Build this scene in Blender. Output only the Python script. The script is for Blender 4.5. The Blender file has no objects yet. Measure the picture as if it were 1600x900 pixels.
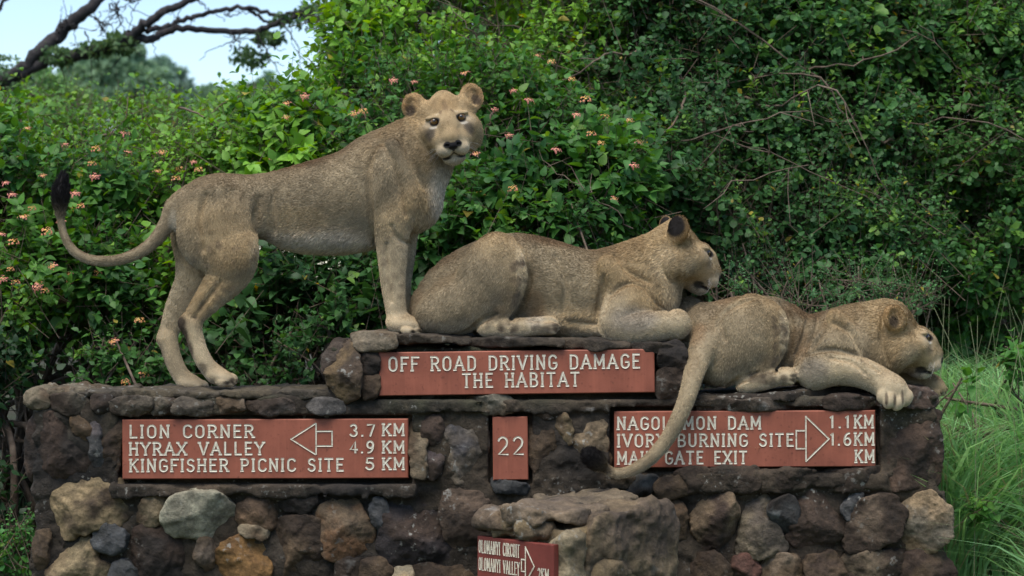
import bpy, math, random
import numpy as np
from mathutils import Vector, Matrix

scene = bpy.context.scene
COL = scene.collection
rng = np.random.default_rng(7)
random.seed(7)
R = math.radians

# ------------------------------------------------------------------ camera, sky, sun, exposure
CAM_Y, CAM_Z, S0 = -9.0, 1.70, 0.0028          # S0: metres per photo pixel on the wall's front face (y = 0)
cam_d = bpy.data.cameras.new('camera')
cam = bpy.data.objects.new('camera', cam_d)
COL.objects.link(cam)
cam.location = (0, CAM_Y, CAM_Z)
cam.rotation_euler = (R(90), 0, 0)
cam_d.sensor_width = 36.0
cam_d.lens = 36.0 * 9.0 / (1600 * S0)
cam_d.clip_start, cam_d.clip_end = 0.1, 600
cam_d.dof.use_dof = True
cam_d.dof.focus_distance = 9.2
cam_d.dof.aperture_fstop = 2.6
scene.camera = cam

SUN_EL, SUN_AZ = 66.0, 205.0                   # azimuth measured clockwise from +y: behind the camera, a little to its left
world = bpy.data.worlds.new('World')
scene.world = world
world.use_nodes = True
wt = world.node_tree
wt.nodes.clear()
w_out = wt.nodes.new('ShaderNodeOutputWorld')
w_bg = wt.nodes.new('ShaderNodeBackground')
w_sky = wt.nodes.new('ShaderNodeTexSky')
w_sky.sky_type = 'NISHITA'
w_sky.sun_disc = False
w_sky.sun_elevation = R(SUN_EL)
w_sky.sun_rotation = R(SUN_AZ)
w_sky.air_density, w_sky.dust_density, w_sky.ozone_density = 1.0, 0.7, 2.0
w_bg.inputs['Strength'].default_value = 0.095
wt.links.new(w_sky.outputs[0], w_bg.inputs[0])
wt.links.new(w_bg.outputs[0], w_out.inputs[0])

sun_d = bpy.data.lights.new('sun', 'SUN')
sun = bpy.data.objects.new('sun', sun_d)
COL.objects.link(sun)
sun_d.energy = 1.8
sun_d.angle = R(45)
sun_d.color = (1.0, 0.95, 0.87)
sdir = Vector((math.sin(R(SUN_AZ)) * math.cos(R(SUN_EL)), math.cos(R(SUN_AZ)) * math.cos(R(SUN_EL)), math.sin(R(SUN_EL))))
sun.rotation_euler = sdir.to_track_quat('Z', 'Y').to_euler()
sun.location = (0, -4, 9)

scene.view_settings.view_transform = 'Standard'
scene.view_settings.look = 'None'
scene.view_settings.gamma = 1.0
scene.view_settings.use_curve_mapping = False
scene.view_settings.exposure = 1.2
scene.cycles.max_bounces = 6
scene.cycles.diffuse_bounces = 3
scene.cycles.glossy_bounces = 2
scene.cycles.transmission_bounces = 3
scene.cycles.transparent_max_bounces = 4
scene.cycles.use_denoising = True

def scale_at(Y):
    return S0 * (9.0 + Y) / 9.0

def P(px, py, Y):
    s = scale_at(Y)
    return np.array([(px - 800) * s, Y, CAM_Z - (py - 450) * s])

# ------------------------------------------------------------------ object helpers
def tag(o, label=None, cat=None, group=None, kind=None):
    if label: o['label'] = label
    if cat: o['category'] = cat
    if group: o['group'] = group
    if kind: o['kind'] = kind
    return o

def empty(name, loc, rz=0.0):
    o = bpy.data.objects.new(name, None)
    COL.objects.link(o)
    o.location = tuple(float(c) for c in loc)
    o.rotation_euler = (0, 0, rz)
    o.empty_display_size = 0.1
    return o

def link(name, data, mat, parent=None):
    o = bpy.data.objects.new(name, data)
    COL.objects.link(o)
    if mat is not None:
        if hasattr(data, 'materials'):
            data.materials.append(mat)
    if parent is not None:
        o.parent = parent
        # geometry is given in world space: undo the parent's placement
        m = Matrix.LocRotScale(parent.location, parent.rotation_euler, None)
        if parent.parent is not None:
            q = parent.parent
            m = Matrix.LocRotScale(q.location, q.rotation_euler, None) @ parent.matrix_parent_inverse @ m
        o.matrix_parent_inverse = m.inverted()
    return o

def np_mesh(name, verts, faces, smooth=True, cols=None):
    """faces: an (n,3) / (n,4) int array or a list of such arrays"""
    if not isinstance(faces, list):
        faces = [faces]
    faces = [np.asarray(f, np.int32) for f in faces if len(f)]
    me = bpy.data.meshes.new(name)
    verts = np.asarray(verts, np.float32)
    me.vertices.add(len(verts))
    me.vertices.foreach_set('co', verts.ravel())
    tot = np.concatenate([np.full(len(f), f.shape[1], np.int32) for f in faces])
    idx = np.concatenate([f.ravel() for f in faces])
    start = np.concatenate([[0], np.cumsum(tot)[:-1]]).astype(np.int32)
    me.loops.add(len(idx))
    me.loops.foreach_set('vertex_index', idx)
    me.polygons.add(len(tot))
    me.polygons.foreach_set('loop_start', start)
    me.polygons.foreach_set('loop_total', tot)
    me.polygons.foreach_set('use_smooth', np.full(len(tot), bool(smooth)))
    me.update(calc_edges=True)
    if cols is not None:
        a = me.color_attributes.new('col', 'FLOAT_COLOR', 'POINT')
        c4 = np.ones((len(verts), 4), np.float32)
        c4[:, :3] = cols
        a.data.foreach_set('color', c4.ravel())
    return me

# ------------------------------------------------------------------ noise (vectorised value noise)
def _hash(ix, iy, iz, seed):
    h = (ix.astype(np.int64) * 374761393 + iy.astype(np.int64) * 668265263 + iz.astype(np.int64) * 2147483647 + seed * 974711) & 0xffffffff
    h = ((h ^ (h >> 13)) * 1274126177) & 0xffffffff
    h = ((h ^ (h >> 16)) * 2246822519) & 0xffffffff
    return ((h ^ (h >> 15)) & 0xffff).astype(np.float32) / 32767.5 - 1.0

def vnoise(p, seed=0):
    p = np.asarray(p, np.float32)
    i = np.floor(p).astype(np.int64)
    f = p - i
    f = f * f * (3 - 2 * f)
    x, y, z = i[..., 0], i[..., 1], i[..., 2]
    fx, fy, fz = f[..., 0], f[..., 1], f[..., 2]
    def c(a, b, d): return _hash(x + a, y + b, z + d, seed)
    x00 = c(0,0,0) * (1-fx) + c(1,0,0) * fx
    x10 = c(0,1,0) * (1-fx) + c(1,1,0) * fx
    x01 = c(0,0,1) * (1-fx) + c(1,0,1) * fx
    x11 = c(0,1,1) * (1-fx) + c(1,1,1) * fx
    return (x00 * (1-fy) + x10 * fy) * (1-fz) + (x01 * (1-fy) + x11 * fy) * fz

def fbm(p, octaves=4, seed=0, gain=0.5):
    p = np.asarray(p, np.float32)
    s, a = 0, 1.0
    for k in range(octaves):
        s = s + a * vnoise(p * (2.03 ** k) + 17.3 * k, seed + k)
        a *= gain
    return s

def smooth01(x):
    x = np.clip(x, 0, 1)
    return x * x * (3 - 2 * x)

# ------------------------------------------------------------------ surface nets
def surface_nets(F, xs, ys, zs):
    s = F < 0
    nx, ny, nz = F.shape
    cnt = np.zeros((nx-1, ny-1, nz-1), np.int8)
    for a in (0, 1):
        for b in (0, 1):
            for c in (0, 1):
                cnt += s[a:nx-1+a, b:ny-1+b, c:nz-1+c]
    act = (cnt > 0) & (cnt < 8)
    I, J, K = np.nonzero(act)
    vid = np.full(act.shape, -1, np.int32)
    vid[I, J, K] = np.arange(len(I))
    val = {}
    for a in (0, 1):
        for b in (0, 1):
            for c in (0, 1):
                val[a, b, c] = F[I+a, J+b, K+c]
    acc = np.zeros((len(I), 3), np.float64)
    n = np.zeros(len(I))
    corners = list(val)
    for ci in range(8):
        for cj in range(ci + 1, 8):
            A, B = corners[ci], corners[cj]
            d = [abs(A[k] - B[k]) for k in range(3)]
            if sum(d) != 1: continue
            va, vb = val[A], val[B]
            m = (va < 0) != (vb < 0)
            t = np.where(m, va / np.where(m, va - vb, 1), 0)
            pos = np.stack([A[k] + (B[k] - A[k]) * t for k in range(3)], 1)
            acc += pos * m[:, None]
            n += m
    loc = acc / n[:, None]
    def interp(g, i, f):
        return g[i] + (g[i+1] - g[i]) * f
    V = np.stack([interp(xs, I, loc[:, 0]), interp(ys, J, loc[:, 1]), interp(zs, K, loc[:, 2])], 1)
    quads = []
    for ax in range(3):
        if ax == 0:
            m = s[:-1, 1:-1, 1:-1] != s[1:, 1:-1, 1:-1]
            i, j, k = np.nonzero(m); j += 1; k += 1
            q = np.stack([vid[i, j-1, k-1], vid[i, j, k-1], vid[i, j, k], vid[i, j-1, k]], 1)
            flip = ~s[i, j, k]
        elif ax == 1:
            m = s[1:-1, :-1, 1:-1] != s[1:-1, 1:, 1:-1]
            i, j, k = np.nonzero(m); i += 1; k += 1
            q = np.stack([vid[i-1, j, k-1], vid[i-1, j, k], vid[i, j, k], vid[i, j, k-1]], 1)
            flip = ~s[i, j, k]
        else:
            m = s[1:-1, 1:-1, :-1] != s[1:-1, 1:-1, 1:]
            i, j, k = np.nonzero(m); i += 1; j += 1
            q = np.stack([vid[i-1, j-1, k], vid[i, j-1, k], vid[i, j, k], vid[i-1, j, k]], 1)
            flip = ~s[i, j, k]
        q[flip] = q[flip][:, ::-1]
        quads.append(q)
    Q = np.concatenate(quads)
    Q = Q[(Q >= 0).all(1)]
    return V, Q

# ------------------------------------------------------------------ materials
def new_mat(name):
    m = bpy.data.materials.new(name)
    m.use_nodes = True
    nt = m.node_tree
    b = nt.nodes['Principled BSDF']
    return m, nt, b

def attr(nt, name='col'):
    a = nt.nodes.new('ShaderNodeAttribute')
    a.attribute_name = name
    return a

def noise_node(nt, scale, detail=4, rough=0.55, coord=None):
    n = nt.nodes.new('ShaderNodeTexNoise')
    n.inputs['Scale'].default_value = scale
    n.inputs['Detail'].default_value = detail
    n.inputs['Roughness'].default_value = rough
    if coord is not None: nt.links.new(coord, n.inputs['Vector'])
    return n

def mix_col(nt, a, b, fac, mode='MIX'):
    m = nt.nodes.new('ShaderNodeMix')
    m.data_type = 'RGBA'
    m.blend_type = mode
    for sock, v in ((m.inputs[0], fac), (m.inputs[6], a), (m.inputs[7], b)):
        if hasattr(v, 'links') or hasattr(v, 'is_linked'):
            nt.links.new(v, sock)
        elif isinstance(v, (int, float)):
            sock.default_value = v
        else:
            sock.default_value = (*v, 1.0)
    return m.outputs[2]

def ramp(nt, src, stops):
    r = nt.nodes.new('ShaderNodeValToRGB')
    e = r.color_ramp.elements
    while len(e) < len(stops): e.new(0.5)
    for k, (p, c) in enumerate(stops):
        e[k].position = p
        e[k].color = (*c, 1.0) if not isinstance(c, (int, float)) else (c, c, c, 1.0)
    nt.links.new(src, r.inputs[0])
    return r.outputs[0]

def bump(nt, b, src, strength, dist=0.01):
    n = nt.nodes.new('ShaderNodeBump')
    n.inputs['Strength'].default_value = strength
    n.inputs['Distance'].default_value = dist
    nt.links.new(src, n.inputs['Height'])
    if b is not None: nt.links.new(n.outputs[0], b.inputs['Normal'])
    return n.outputs[0]

def tube_path(pts, rad, sides=6, cap=True, seed=0):
    """A tapered tube along points: returns verts, quads"""
    pts = np.asarray(pts, float); n = len(pts)
    rad = np.broadcast_to(np.asarray(rad, float), (n,))
    t = np.gradient(pts, axis=0); t /= np.linalg.norm(t, axis=1)[:, None] + 1e-9
    ref = np.array([0.13, 0.27, 0.95]) if abs(t[0, 2]) < 0.9 else np.array([0.95, 0.2, 0.1])
    u = np.cross(t, ref); u /= np.linalg.norm(u, axis=1)[:, None] + 1e-9
    v = np.cross(t, u)
    ang = np.arange(sides) * 2 * math.pi / sides
    V = pts[:, None] + rad[:, None, None] * (np.cos(ang)[None, :, None] * u[:, None] + np.sin(ang)[None, :, None] * v[:, None])
    V = V.reshape(-1, 3)
    a = np.arange(n - 1)[:, None] * sides; k = np.arange(sides)[None]
    k2 = (k + 1) % sides
    Q = np.stack([a + k, a + k2, a + sides + k2, a + sides + k], -1).reshape(-1, 4)
    return V, Q

class Acc:
    """collects shapes that become one mesh"""
    def __init__(s): s.v, s.q, s.c, s.n = [], {}, [], 0
    def add(s, V, F, col=None):
        F = np.asarray(F)
        s.v.append(np.asarray(V, float)); s.q.setdefault(F.shape[1], []).append(F + s.n); s.n += len(V)
        s.c.append(np.broadcast_to(np.asarray(col if col is not None else (1, 1, 1), float), (len(V), 3)))
    def mesh(s, name, smooth=True):
        return np_mesh(name, np.concatenate(s.v), [np.concatenate(x) for x in s.q.values()], smooth, np.concatenate(s.c))

def catmull(pts, sub):
    p = np.asarray(pts, float)
    e = np.vstack([2*p[0]-p[1], p, 2*p[-1]-p[-2]])
    out = []
    for i in range(1, len(e) - 2):
        for t in np.arange(sub) / sub:
            out.append(0.5 * ((2*e[i]) + (e[i+1]-e[i-1])*t + (2*e[i-1]-5*e[i]+4*e[i+1]-e[i+2])*t*t + (3*e[i]-e[i-1]-3*e[i+1]+e[i+2])*t**3))
    out.append(p[-1])
    return np.array(out)

# ------------------------------------------------------------------ stone wall, signs, stone marker
def sdf_mesh(fn, lo, hi, step, project=True):
    ax = [np.arange(lo[k], hi[k] + step, step) for k in range(3)]
    G = np.stack(np.meshgrid(*ax, indexing='ij'), -1).astype(np.float32)
    F = fn(G)
    return surface_nets(F, *ax)

def smax(a, b, k):
    h = np.clip(0.5 - 0.5 * (b - a) / k, 0, 1)
    return b + (a - b) * h + k * h * (1 - h)

def smin(a, b, k): return -smax(-a, -b, k)

def box_d(G, lo, hi):
    c, h = (np.array(lo) + np.array(hi)) / 2, (np.array(hi) - np.array(lo)) / 2
    q = np.abs(G - c.astype(np.float32)) - h.astype(np.float32)
    return np.sqrt((np.maximum(q, 0) ** 2).sum(-1)) + np.minimum(q.max(-1), 0)

def poly_d(x, z, poly):
    """signed distance to a closed polygon, vectorised"""
    d = np.full(x.shape, 1e9, np.float32); s = np.ones(x.shape, bool)
    n = len(poly)
    for i in range(n):
        ax_, az = poly[i]; bx, bz = poly[(i + 1) % n]
        ex, ez = bx - ax_, bz - az
        wx, wz = x - ax_, z - az
        t = np.clip((wx * ex + wz * ez) / (ex * ex + ez * ez + 1e-12), 0, 1)
        d = np.minimum(d, (wx - ex * t) ** 2 + (wz - ez * t) ** 2)
        c1, c2, c3 = z >= az, z < bz, ex * wz > ez * wx
        fl = (c1 & c2 & c3) | (~c1 & ~c2 & ~c3)
        s ^= fl
    return np.where(s, 1, -1) * np.sqrt(d)

def chaikin(p):
    p = np.asarray(p, float); q = np.roll(p, -1, 0)
    return np.stack([p * 0.86 + q * 0.14, p * 0.14 + q * 0.86], 1).reshape(-1, 2)

def stone_material(name, scale=1.0, rough=0.85):
    m, nt, b = new_mat(name)
    a = attr(nt)
    tc = nt.nodes.new('ShaderNodeTexCoord')
    n1 = noise_node(nt, 16 * scale, 6, 0.65, tc.outputs['Object'])
    n2 = noise_node(nt, 80 * scale, 6, 0.75, tc.outputs['Object'])
    n3 = noise_node(nt, 5 * scale, 4, 0.6, tc.outputs['Object'])
    c = mix_col(nt, a.outputs['Color'], ramp(nt, n1.outputs[0], [(0.25, 0.22), (0.5, 0.45), (0.75, 0.72)]), 0.7, 'OVERLAY')
    c = mix_col(nt, c, ramp(nt, n2.outputs[0], [(0.3, 0.2), (0.5, 0.5), (0.72, 0.85)]), 0.6, 'OVERLAY')
    c = mix_col(nt, c, (0.33, 0.33, 0.30), ramp(nt, n3.outputs[0], [(0.66, 0.0), (0.74, 0.35)]))
    n4 = noise_node(nt, 34 * scale, 3, 0.55, tc.outputs['Object'])
    n5 = noise_node(nt, 2.2 * scale, 3, 0.6, tc.outputs['Object'])
    gate = nt.nodes.new('ShaderNodeMath'); gate.operation = 'MULTIPLY'
    nt.links.new(ramp(nt, n4.outputs[0], [(0.60, 0.0), (0.66, 0.75)]), gate.inputs[0]); nt.links.new(ramp(nt, n5.outputs[0], [(0.52, 0.0), (0.62, 1.0)]), gate.inputs[1])
    c = mix_col(nt, c, (0.30, 0.285, 0.24), gate.outputs[0])
    n6 = noise_node(nt, 6 * scale, 5, 0.7, tc.outputs['Object'])
    c = mix_col(nt, c, (0.018, 0.015, 0.012), ramp(nt, n6.outputs[0], [(0.56, 0.0), (0.68, 0.5)]))
    nt.links.new(c, b.inputs['Base Color'])
    b.inputs['Roughness'].default_value = rough
    b.inputs['Specular IOR Level'].default_value = 0.35
    mx = nt.nodes.new('ShaderNodeMath'); mx.operation = 'ADD'
    nt.links.new(n1.outputs[0], mx.inputs[0])
    m2 = nt.nodes.new('ShaderNodeMath'); m2.operation = 'MULTIPLY'; m2.inputs[1].default_value = 0.45
    nt.links.new(n2.outputs[0], m2.inputs[0]); nt.links.new(m2.outputs[0], mx.inputs[1])
    bump(nt, b, mx.outputs[0], 1.0, 0.016)
    return m

M_STONE = stone_material('field_stone')
M_MORTAR = stone_material('mortar', 1.5, 0.92)

def px_poly(poly, Y=0.0):
    s = scale_at(Y)
    return np.array([((x - 800) * s, CAM_Z - (y - 450) * s) for x, y in poly])

MORTAR_C = np.array((0.052, 0.039, 0.026))

def wx(px, Y=0.0): return (px - 800) * scale_at(Y)
def wz(py, Y=0.0): return CAM_Z - (py - 450) * scale_at(Y)

WALL_BACK = 0.56
SIGN_BOXES = [(184, 649, 644, 756), (586, 541, 1030, 624), (763, 644, 832, 757), (953, 635, 1376, 738)]

def masonry(G):
    d = box_d(G, (wx(52), 0.0, -0.15), (wx(518), WALL_BACK, wz(623)))
    d = np.minimum(d, box_d(G, (wx(514), 0.0, -0.15), (wx(1066), WALL_BACK, wz(543))))
    d = np.minimum(d, box_d(G, (wx(1060), 0.0, -0.15), (wx(1462), WALL_BACK, wz(621))))
    d = np.maximum(d, -box_d(G, (wx(30), -0.3, -0.3), (wx(1500), 0.010, wz(778))))
    d = smin(d, box_d(G, (wx(54), 0.010, -0.15), (wx(1474), WALL_BACK, wz(772))), 0.02)
    d = smin(d, box_d(G, (wx(180), -0.045, wz(774)), (wx(650), 0.3, wz(757))), 0.012)
    d = smin(d, box_d(G, (wx(955), -0.03, wz(764)), (wx(1384), 0.3, wz(740))), 0.012)
    d = smin(d, box_d(G, (wx(640), -0.03, wz(645)), (wx(960), 0.3, wz(622))), 0.015)
    near = np.abs(d) < 0.06
    q = G[near]
    d[near] += 0.016 * fbm(q * 6.0, 2, 3) + 0.010 * fbm(q * 22.0, 2, 5) + 0.006 * fbm(q * 60.0, 2, 6)
    for a, b, c, e in SIGN_BOXES:
        d = np.maximum(d, -box_d(G, (wx(a), -0.3, wz(e)), (wx(c), 0.055, wz(b))))
    return d

wall = empty('stone_sign_wall', (0, 0.28, 0))
tag(wall, 'stepped rough stone wall carrying red signs, three lions on top of it', 'wall')
V, Q = sdf_mesh(masonry, (wx(52) - 0.1, -0.13, -0.12), (wx(1474) + 0.1, WALL_BACK + 0.06, wz(534) + 0.06), 0.0105)
nz = fbm(V * 9.0, 3, 8)[:, None]
mc = MORTAR_C * (1 + 0.4 * nz) + np.array((0.02, 0.012, 0.004)) * fbm(V * 3.0, 2, 9)[:, None]
moss = smooth01(fbm(V * 4.0, 3, 19) * 1.2 - 0.15)[:, None] * smooth01((V[:, 2:3] - 0.9) * 2)
mc = mc + (np.array((0.055, 0.062, 0.03)) - mc) * moss * 0.7
link('masonry', np_mesh('masonry', V, Q, True, np.clip(mc, 0.01, 1)), M_MORTAR, wall)

stone_n = [0]
def stone(poly, col, col2=None, prot=0.05, back=0.09, parent=None, name='fieldstone', Y=0.0, step=0.0068, rough=1.0, facets=8, mix=0.0, flat=False, frame=None, mat=None, round_=1, deep=None, label=None, grow=0.020):
    """a field stone: outline in photo pixels at depth Y, protruding prot metres from that plane, embedded back metres behind it"""
    stone_n[0] += 1; sd = stone_n[0]
    r_ = np.random.default_rng(100 + sd)
    prot = prot * 0.88
    pl = px_poly(poly, Y)
    for _ in range(round_): pl = chaikin(pl)
    c = pl.mean(0); ext = (pl.max(0) - pl.min(0)); rad = float(min(ext)) / 2
    planes = []
    for k in range(facets):
        n_ = np.array((r_.normal() * 0.34, -1.0, r_.normal() * 0.34)); n_ /= np.linalg.norm(n_)
        planes.append((n_, prot * (0.70 + 0.32 * r_.random())))
    k_edge = min(0.011, rad * 0.3)
    yb = deep if deep is not None else back
    def fn(G):
        w = np.stack([vnoise(G * 14.0, 200 + sd), vnoise(G * 14.0, 300 + sd)], -1) * 0.009 + np.stack([vnoise(G * 45.0, 400 + sd), vnoise(G * 45.0, 500 + sd)], -1) * 0.003
        d2 = poly_d(G[..., 0] + w[..., 0], G[..., 2] + w[..., 1], pl)
        d = smax(d2 - grow, -(G[..., 1] - Y) - prot - 0.012, k_edge)
        d = smax(d, (G[..., 1] - Y) - yb, 0.01)
        p0 = np.array((c[0], Y, c[1]), np.float32)
        for n_, o in planes:
            d = smax(d, (G - p0) @ n_.astype(np.float32) - o, 0.006)
        d += rough * (0.009 * fbm(G * 11.0, 2, 600 + sd) + 0.003 * np.abs(vnoise(G * 19.0, 650 + sd)) - 0.0015 + 0.0050 * fbm(G * 52.0, 3, 700 + sd))
        return d
    lo = (pl[:, 0].min() - 0.03, Y - prot - 0.03, pl[:, 1].min() - 0.03); hi = (pl[:, 0].max() + 0.03, Y + yb + 0.02, pl[:, 1].max() + 0.03)
    V, Q = sdf_mesh(fn, lo, hi, step)
    col = np.array(col, float); col2 = col * 0.6 if col2 is None else np.array(col2, float)
    f = smooth01(0.5 + 0.9 * (fbm(V * 9.0, 3, 800 + sd) + mix))[:, None]
    C = col + (col2 - col) * f
    C = C * (1 + 0.22 * fbm(V * 40.0, 2, 900 + sd)[:, None]) * np.array((1.10, 1.03, 0.86))
    o = link(name, np_mesh(name, V, Q, True, np.clip(C, 0.008, 0.9)), mat or M_STONE, parent or wall)
    if label: o['label'] = label
    return o

def c6(*p): return [(x / 2.904, 590 + y / 2.904) for x, y in p]
def c7(*p): return [(530 + x / 2.904, 590 + y / 2.904) for x, y in p]
def c8(*p): return [(1060 + x / 2.904, 590 + y / 2.904) for x, y in p]

BROWN, DKBR, BLK = (0.092, 0.064, 0.042), (0.040, 0.028, 0.021), (0.021, 0.017, 0.015)
TANS, GREYS, OCHRE, BLUE, PURP = (0.24, 0.185, 0.115), (0.29, 0.285, 0.235), (0.185, 0.105, 0.042), (0.047, 0.049, 0.054), (0.050, 0.034, 0.027)
ORANGE = (0.165, 0.092, 0.052)
# left part, upper courses
stone(c6((130, 185), (310, 165), (345, 245), (405, 330), (420, 395), (330, 440), (235, 498), (150, 490), (122, 400)), BLK, PURP, 0.055)
stone(c6((330, 195), (372, 180), (402, 240), (390, 295), (345, 250)), OCHRE, BROWN, 0.05)
stone(c6((398, 200), (425, 205), (472, 385), (462, 415), (430, 355)), (0.085, 0.075, 0.085), BLUE, 0.06)
stone(c6((450, 185), (540, 190), (535, 415), (480, 400), (455, 290)), DKBR, BROWN, 0.045)
# left part, lower courses
stone(c6((165, 620), (230, 540), (420, 422), (560, 478), (605, 580), (545, 652), (470, 668), (310, 715), (190, 682)), TANS, DKBR, 0.085, mix=-0.25, label='large pale tan stone of the wall')
stone(c6((622, 600), (700, 528), (750, 528), (757, 600), (682, 668), (624, 652)), (0.20, 0.165, 0.115), BROWN, 0.07)
stone(c6((753, 632), (800, 548), (900, 518), (1000, 526), (1066, 590), (1072, 652), (1000, 712), (960, 732), (880, 702), (795, 697)), GREYS, (0.21, 0.20, 0.165), 0.085, rough=0.55, facets=2, label='smooth pale grey stone of the wall')
stone(c6((1083, 585), (1160, 540), (1240, 540), (1270, 620), (1240, 682), (1150, 667), (1088, 645)), (0.16, 0.105, 0.07), DKBR, 0.075)
stone(c6((1098, 678), (1200, 690), (1207, 716), (1120, 706)), (0.24, 0.20, 0.15), BROWN, 0.06)
stone(c6((1265, 525), (1400, 512), (1420, 560), (1380, 612), (1290, 592)), DKBR, BLK, 0.06)
stone(c6((433, 690), (500, 673), (567, 700), (547, 762), (500, 787), (444, 742)), (0.068, 0.073, 0.086), BLUE, 0.075, facets=5)
stone(c6((578, 722), (680, 668), (800, 718), (862, 790), (902, 905), (600, 905), (573, 800)), PURP, BLK, 0.075)
stone(c6((898, 770), (935, 733), (967, 790), (947, 862), (908, 832)), (0.13, 0.105, 0.09), BROWN, 0.06)
stone(c6((968, 882), (1010, 758), (1100, 708), (1182, 738), (1217, 850), (1202, 960), (990, 960)), OCHRE, (0.13, 0.07, 0.035), 0.085, mix=-0.2, label='orange ochre stone of the wall')
stone(c6((1228, 742), (1280, 648), (1400, 628), (1462, 660), (1487, 820), (1400, 885), (1250, 892)), BROWN, DKBR, 0.075)
stone([(499, 797), (530, 778), (558, 790), (579, 830), (572, 868), (515, 873), (502, 840)], ORANGE, (0.115, 0.085, 0.06), 0.08)
stone(c6((215, 800), (400, 723), (447, 770), (442, 830), (512, 870), (502, 960), (220, 960)), (0.225, 0.18, 0.115), BROWN, 0.075)
stone(c6((172, 712), (212, 700), (203, 845), (180, 880)), BROWN, DKBR, 0.05)
stone(c6((518, 862), (570, 838), (612, 880), (602, 960), (520, 960)), (0.068, 0.073, 0.086), BLUE, 0.07)
# middle
stone(c7((328, 152), (390, 142), (392, 432), (338, 432)), (0.16, 0.13, 0.095), BROWN, 0.035, facets=2)
stone(c7((400, 180), (450, 168), (452, 290), (420, 340), (398, 300)), PURP, DKBR, 0.045)
stone(c7((455, 162), (648, 130), (662, 300), (652, 472), (600, 477), (470, 455), (453, 300)), (0.135, 0.11, 0.088), (0.045, 0.048, 0.064), 0.055, mix=-0.25)
stone(c7((413, 320), (450, 298), (462, 400), (430, 445), (403, 422)), (0.10, 0.08, 0.085), DKBR, 0.05)
stone(c7((870, 190), (980, 200), (1010, 425), (885, 432)), BROWN, DKBR, 0.035)
stone(c7((988, 210), (1010, 168), (1052, 210), (1036, 303), (1000, 252)), TANS, BROWN, 0.055)
stone(c7((1055, 200), (1205, 190), (1215, 420), (1080, 440)), (0.27, 0.20, 0.14), (0.19, 0.145, 0.10), 0.035)
stone(c7((148, 560), (202, 548), (222, 640), (202, 724), (158, 652)), (0.075, 0.078, 0.09), BLUE, 0.065)
stone(c7((188, 760), (228, 570), (462, 558), (503, 820), (420, 855), (208, 855)), (0.032, 0.027, 0.030), PURP, 0.075)
stone(c7((478, 518), (640, 520), (692, 640), (642, 832), (530, 842), (468, 600)), (0.098, 0.070, 0.054), DKBR, 0.06)
stone(c7((700, 482), (850, 488), (832, 522), (720, 517)), (0.06, 0.06, 0.07), BLUE, 0.05)
stone(c7((0, 842), (100, 830), (102, 882), (0, 960)), DKBR, BLK, 0.06)
stone(c7((103, 852), (180, 833), (223, 870), (200, 960), (110, 960)), BROWN, DKBR, 0.06)
stone(c7((253, 870), (318, 873), (312, 960), (262, 960)), (0.36, 0.31, 0.24), TANS, 0.07)
stone(c7((330, 868), (620, 862), (650, 960), (330, 960)), BROWN, DKBR, 0.06)
stone(c7((1308, 462), (1432, 463), (1422, 503), (1318, 508)), BLUE, BLK, 0.07)
stone(c7((1438, 482), (1560, 450), (1600, 502), (1470, 530)), BROWN, DKBR, 0.08)
stone(c7((590, 102), (740, 95), (802, 142), (640, 155)), (0.11, 0.105, 0.09), BROWN, 0.05)
stone(c7((870, 118), (1010, 140), (985, 165), (895, 168)), (0.09, 0.085, 0.075), DKBR, 0.05)
# right
stone(c8((-130, 560), (-40, 540), (30, 620), (20, 760), (-90, 720)), BROWN, ORANGE, 0.06)
stone(c8((68, 562), (130, 518), (222, 523), (253, 600), (242, 742), (200, 794), (108, 772), (68, 680)), (0.17, 0.125, 0.085), PURP, 0.085)
stone(c8((318, 542), (370, 518), (412, 570), (432, 660), (483, 772), (350, 813), (263, 797), (300, 680)), (0.185, 0.155, 0.115), (0.09, 0.075, 0.065), 0.08)
stone(c8((428, 560), (500, 538), (527, 600), (522, 680), (480, 708), (440, 660), (418, 600)), BLUE, BLK, 0.06, rough=0.5, facets=2, label='smooth blue black stone of the wall')
stone(c8((538, 512), (690, 498), (712, 560), (753, 690), (690, 773), (560, 773), (498, 732), (530, 650)), (0.085, 0.058, 0.048), DKBR, 0.075)
stone(c8((738, 600), (780, 538), (822, 528), (770, 633)), (0.085, 0.085, 0.095), BLUE, 0.06)
stone(c8((828, 562), (960, 528), (1012, 620), (987, 725), (880, 773), (768, 773), (768, 690)), (0.115, 0.085, 0.065), DKBR, 0.085, facets=6)
stone(c8((1018, 600), (1080, 528), (1150, 528), (1212, 600), (1223, 690), (1160, 772), (1090, 792), (1018, 742)), (0.235, 0.175, 0.115), (0.16, 0.14, 0.115), 0.10, facets=3, label='rounded tan stone at the end of the wall')
stone(c8((38, 812), (180, 798), (233, 890), (200, 980), (60, 980)), BROWN, DKBR, 0.075)
stone(c8((258, 832), (330, 808), (352, 870), (330, 980), (270, 980)), (0.12, 0.06, 0.05), DKBR, 0.065)
stone(c8((368, 882), (430, 808), (540, 818), (562, 905), (540, 980), (370, 980)), (0.20, 0.155, 0.12), BROWN, 0.085)
stone(c8((588, 832), (700, 798), (742, 900), (720, 980), (590, 980)), BROWN, PURP, 0.075)
stone(c8((748, 822), (1000, 788), (1013, 862), (940, 905), (780, 895)), (0.14, 0.11, 0.08), DKBR, 0.085)
stone(c8((1018, 802), (1200, 788), (1243, 900), (1230, 980), (1010, 980)), BROWN, PURP, 0.08)
stone(c8((760, 905), (1000, 900), (1005, 990), (740, 990)), DKBR, PURP, 0.075)
stone(c8((908, 152), (1172, 150), (1180, 330), (1176, 500), (950, 492)), (0.030, 0.022, 0.018), (0.075, 0.05, 0.038), 0.055, facets=5)
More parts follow.
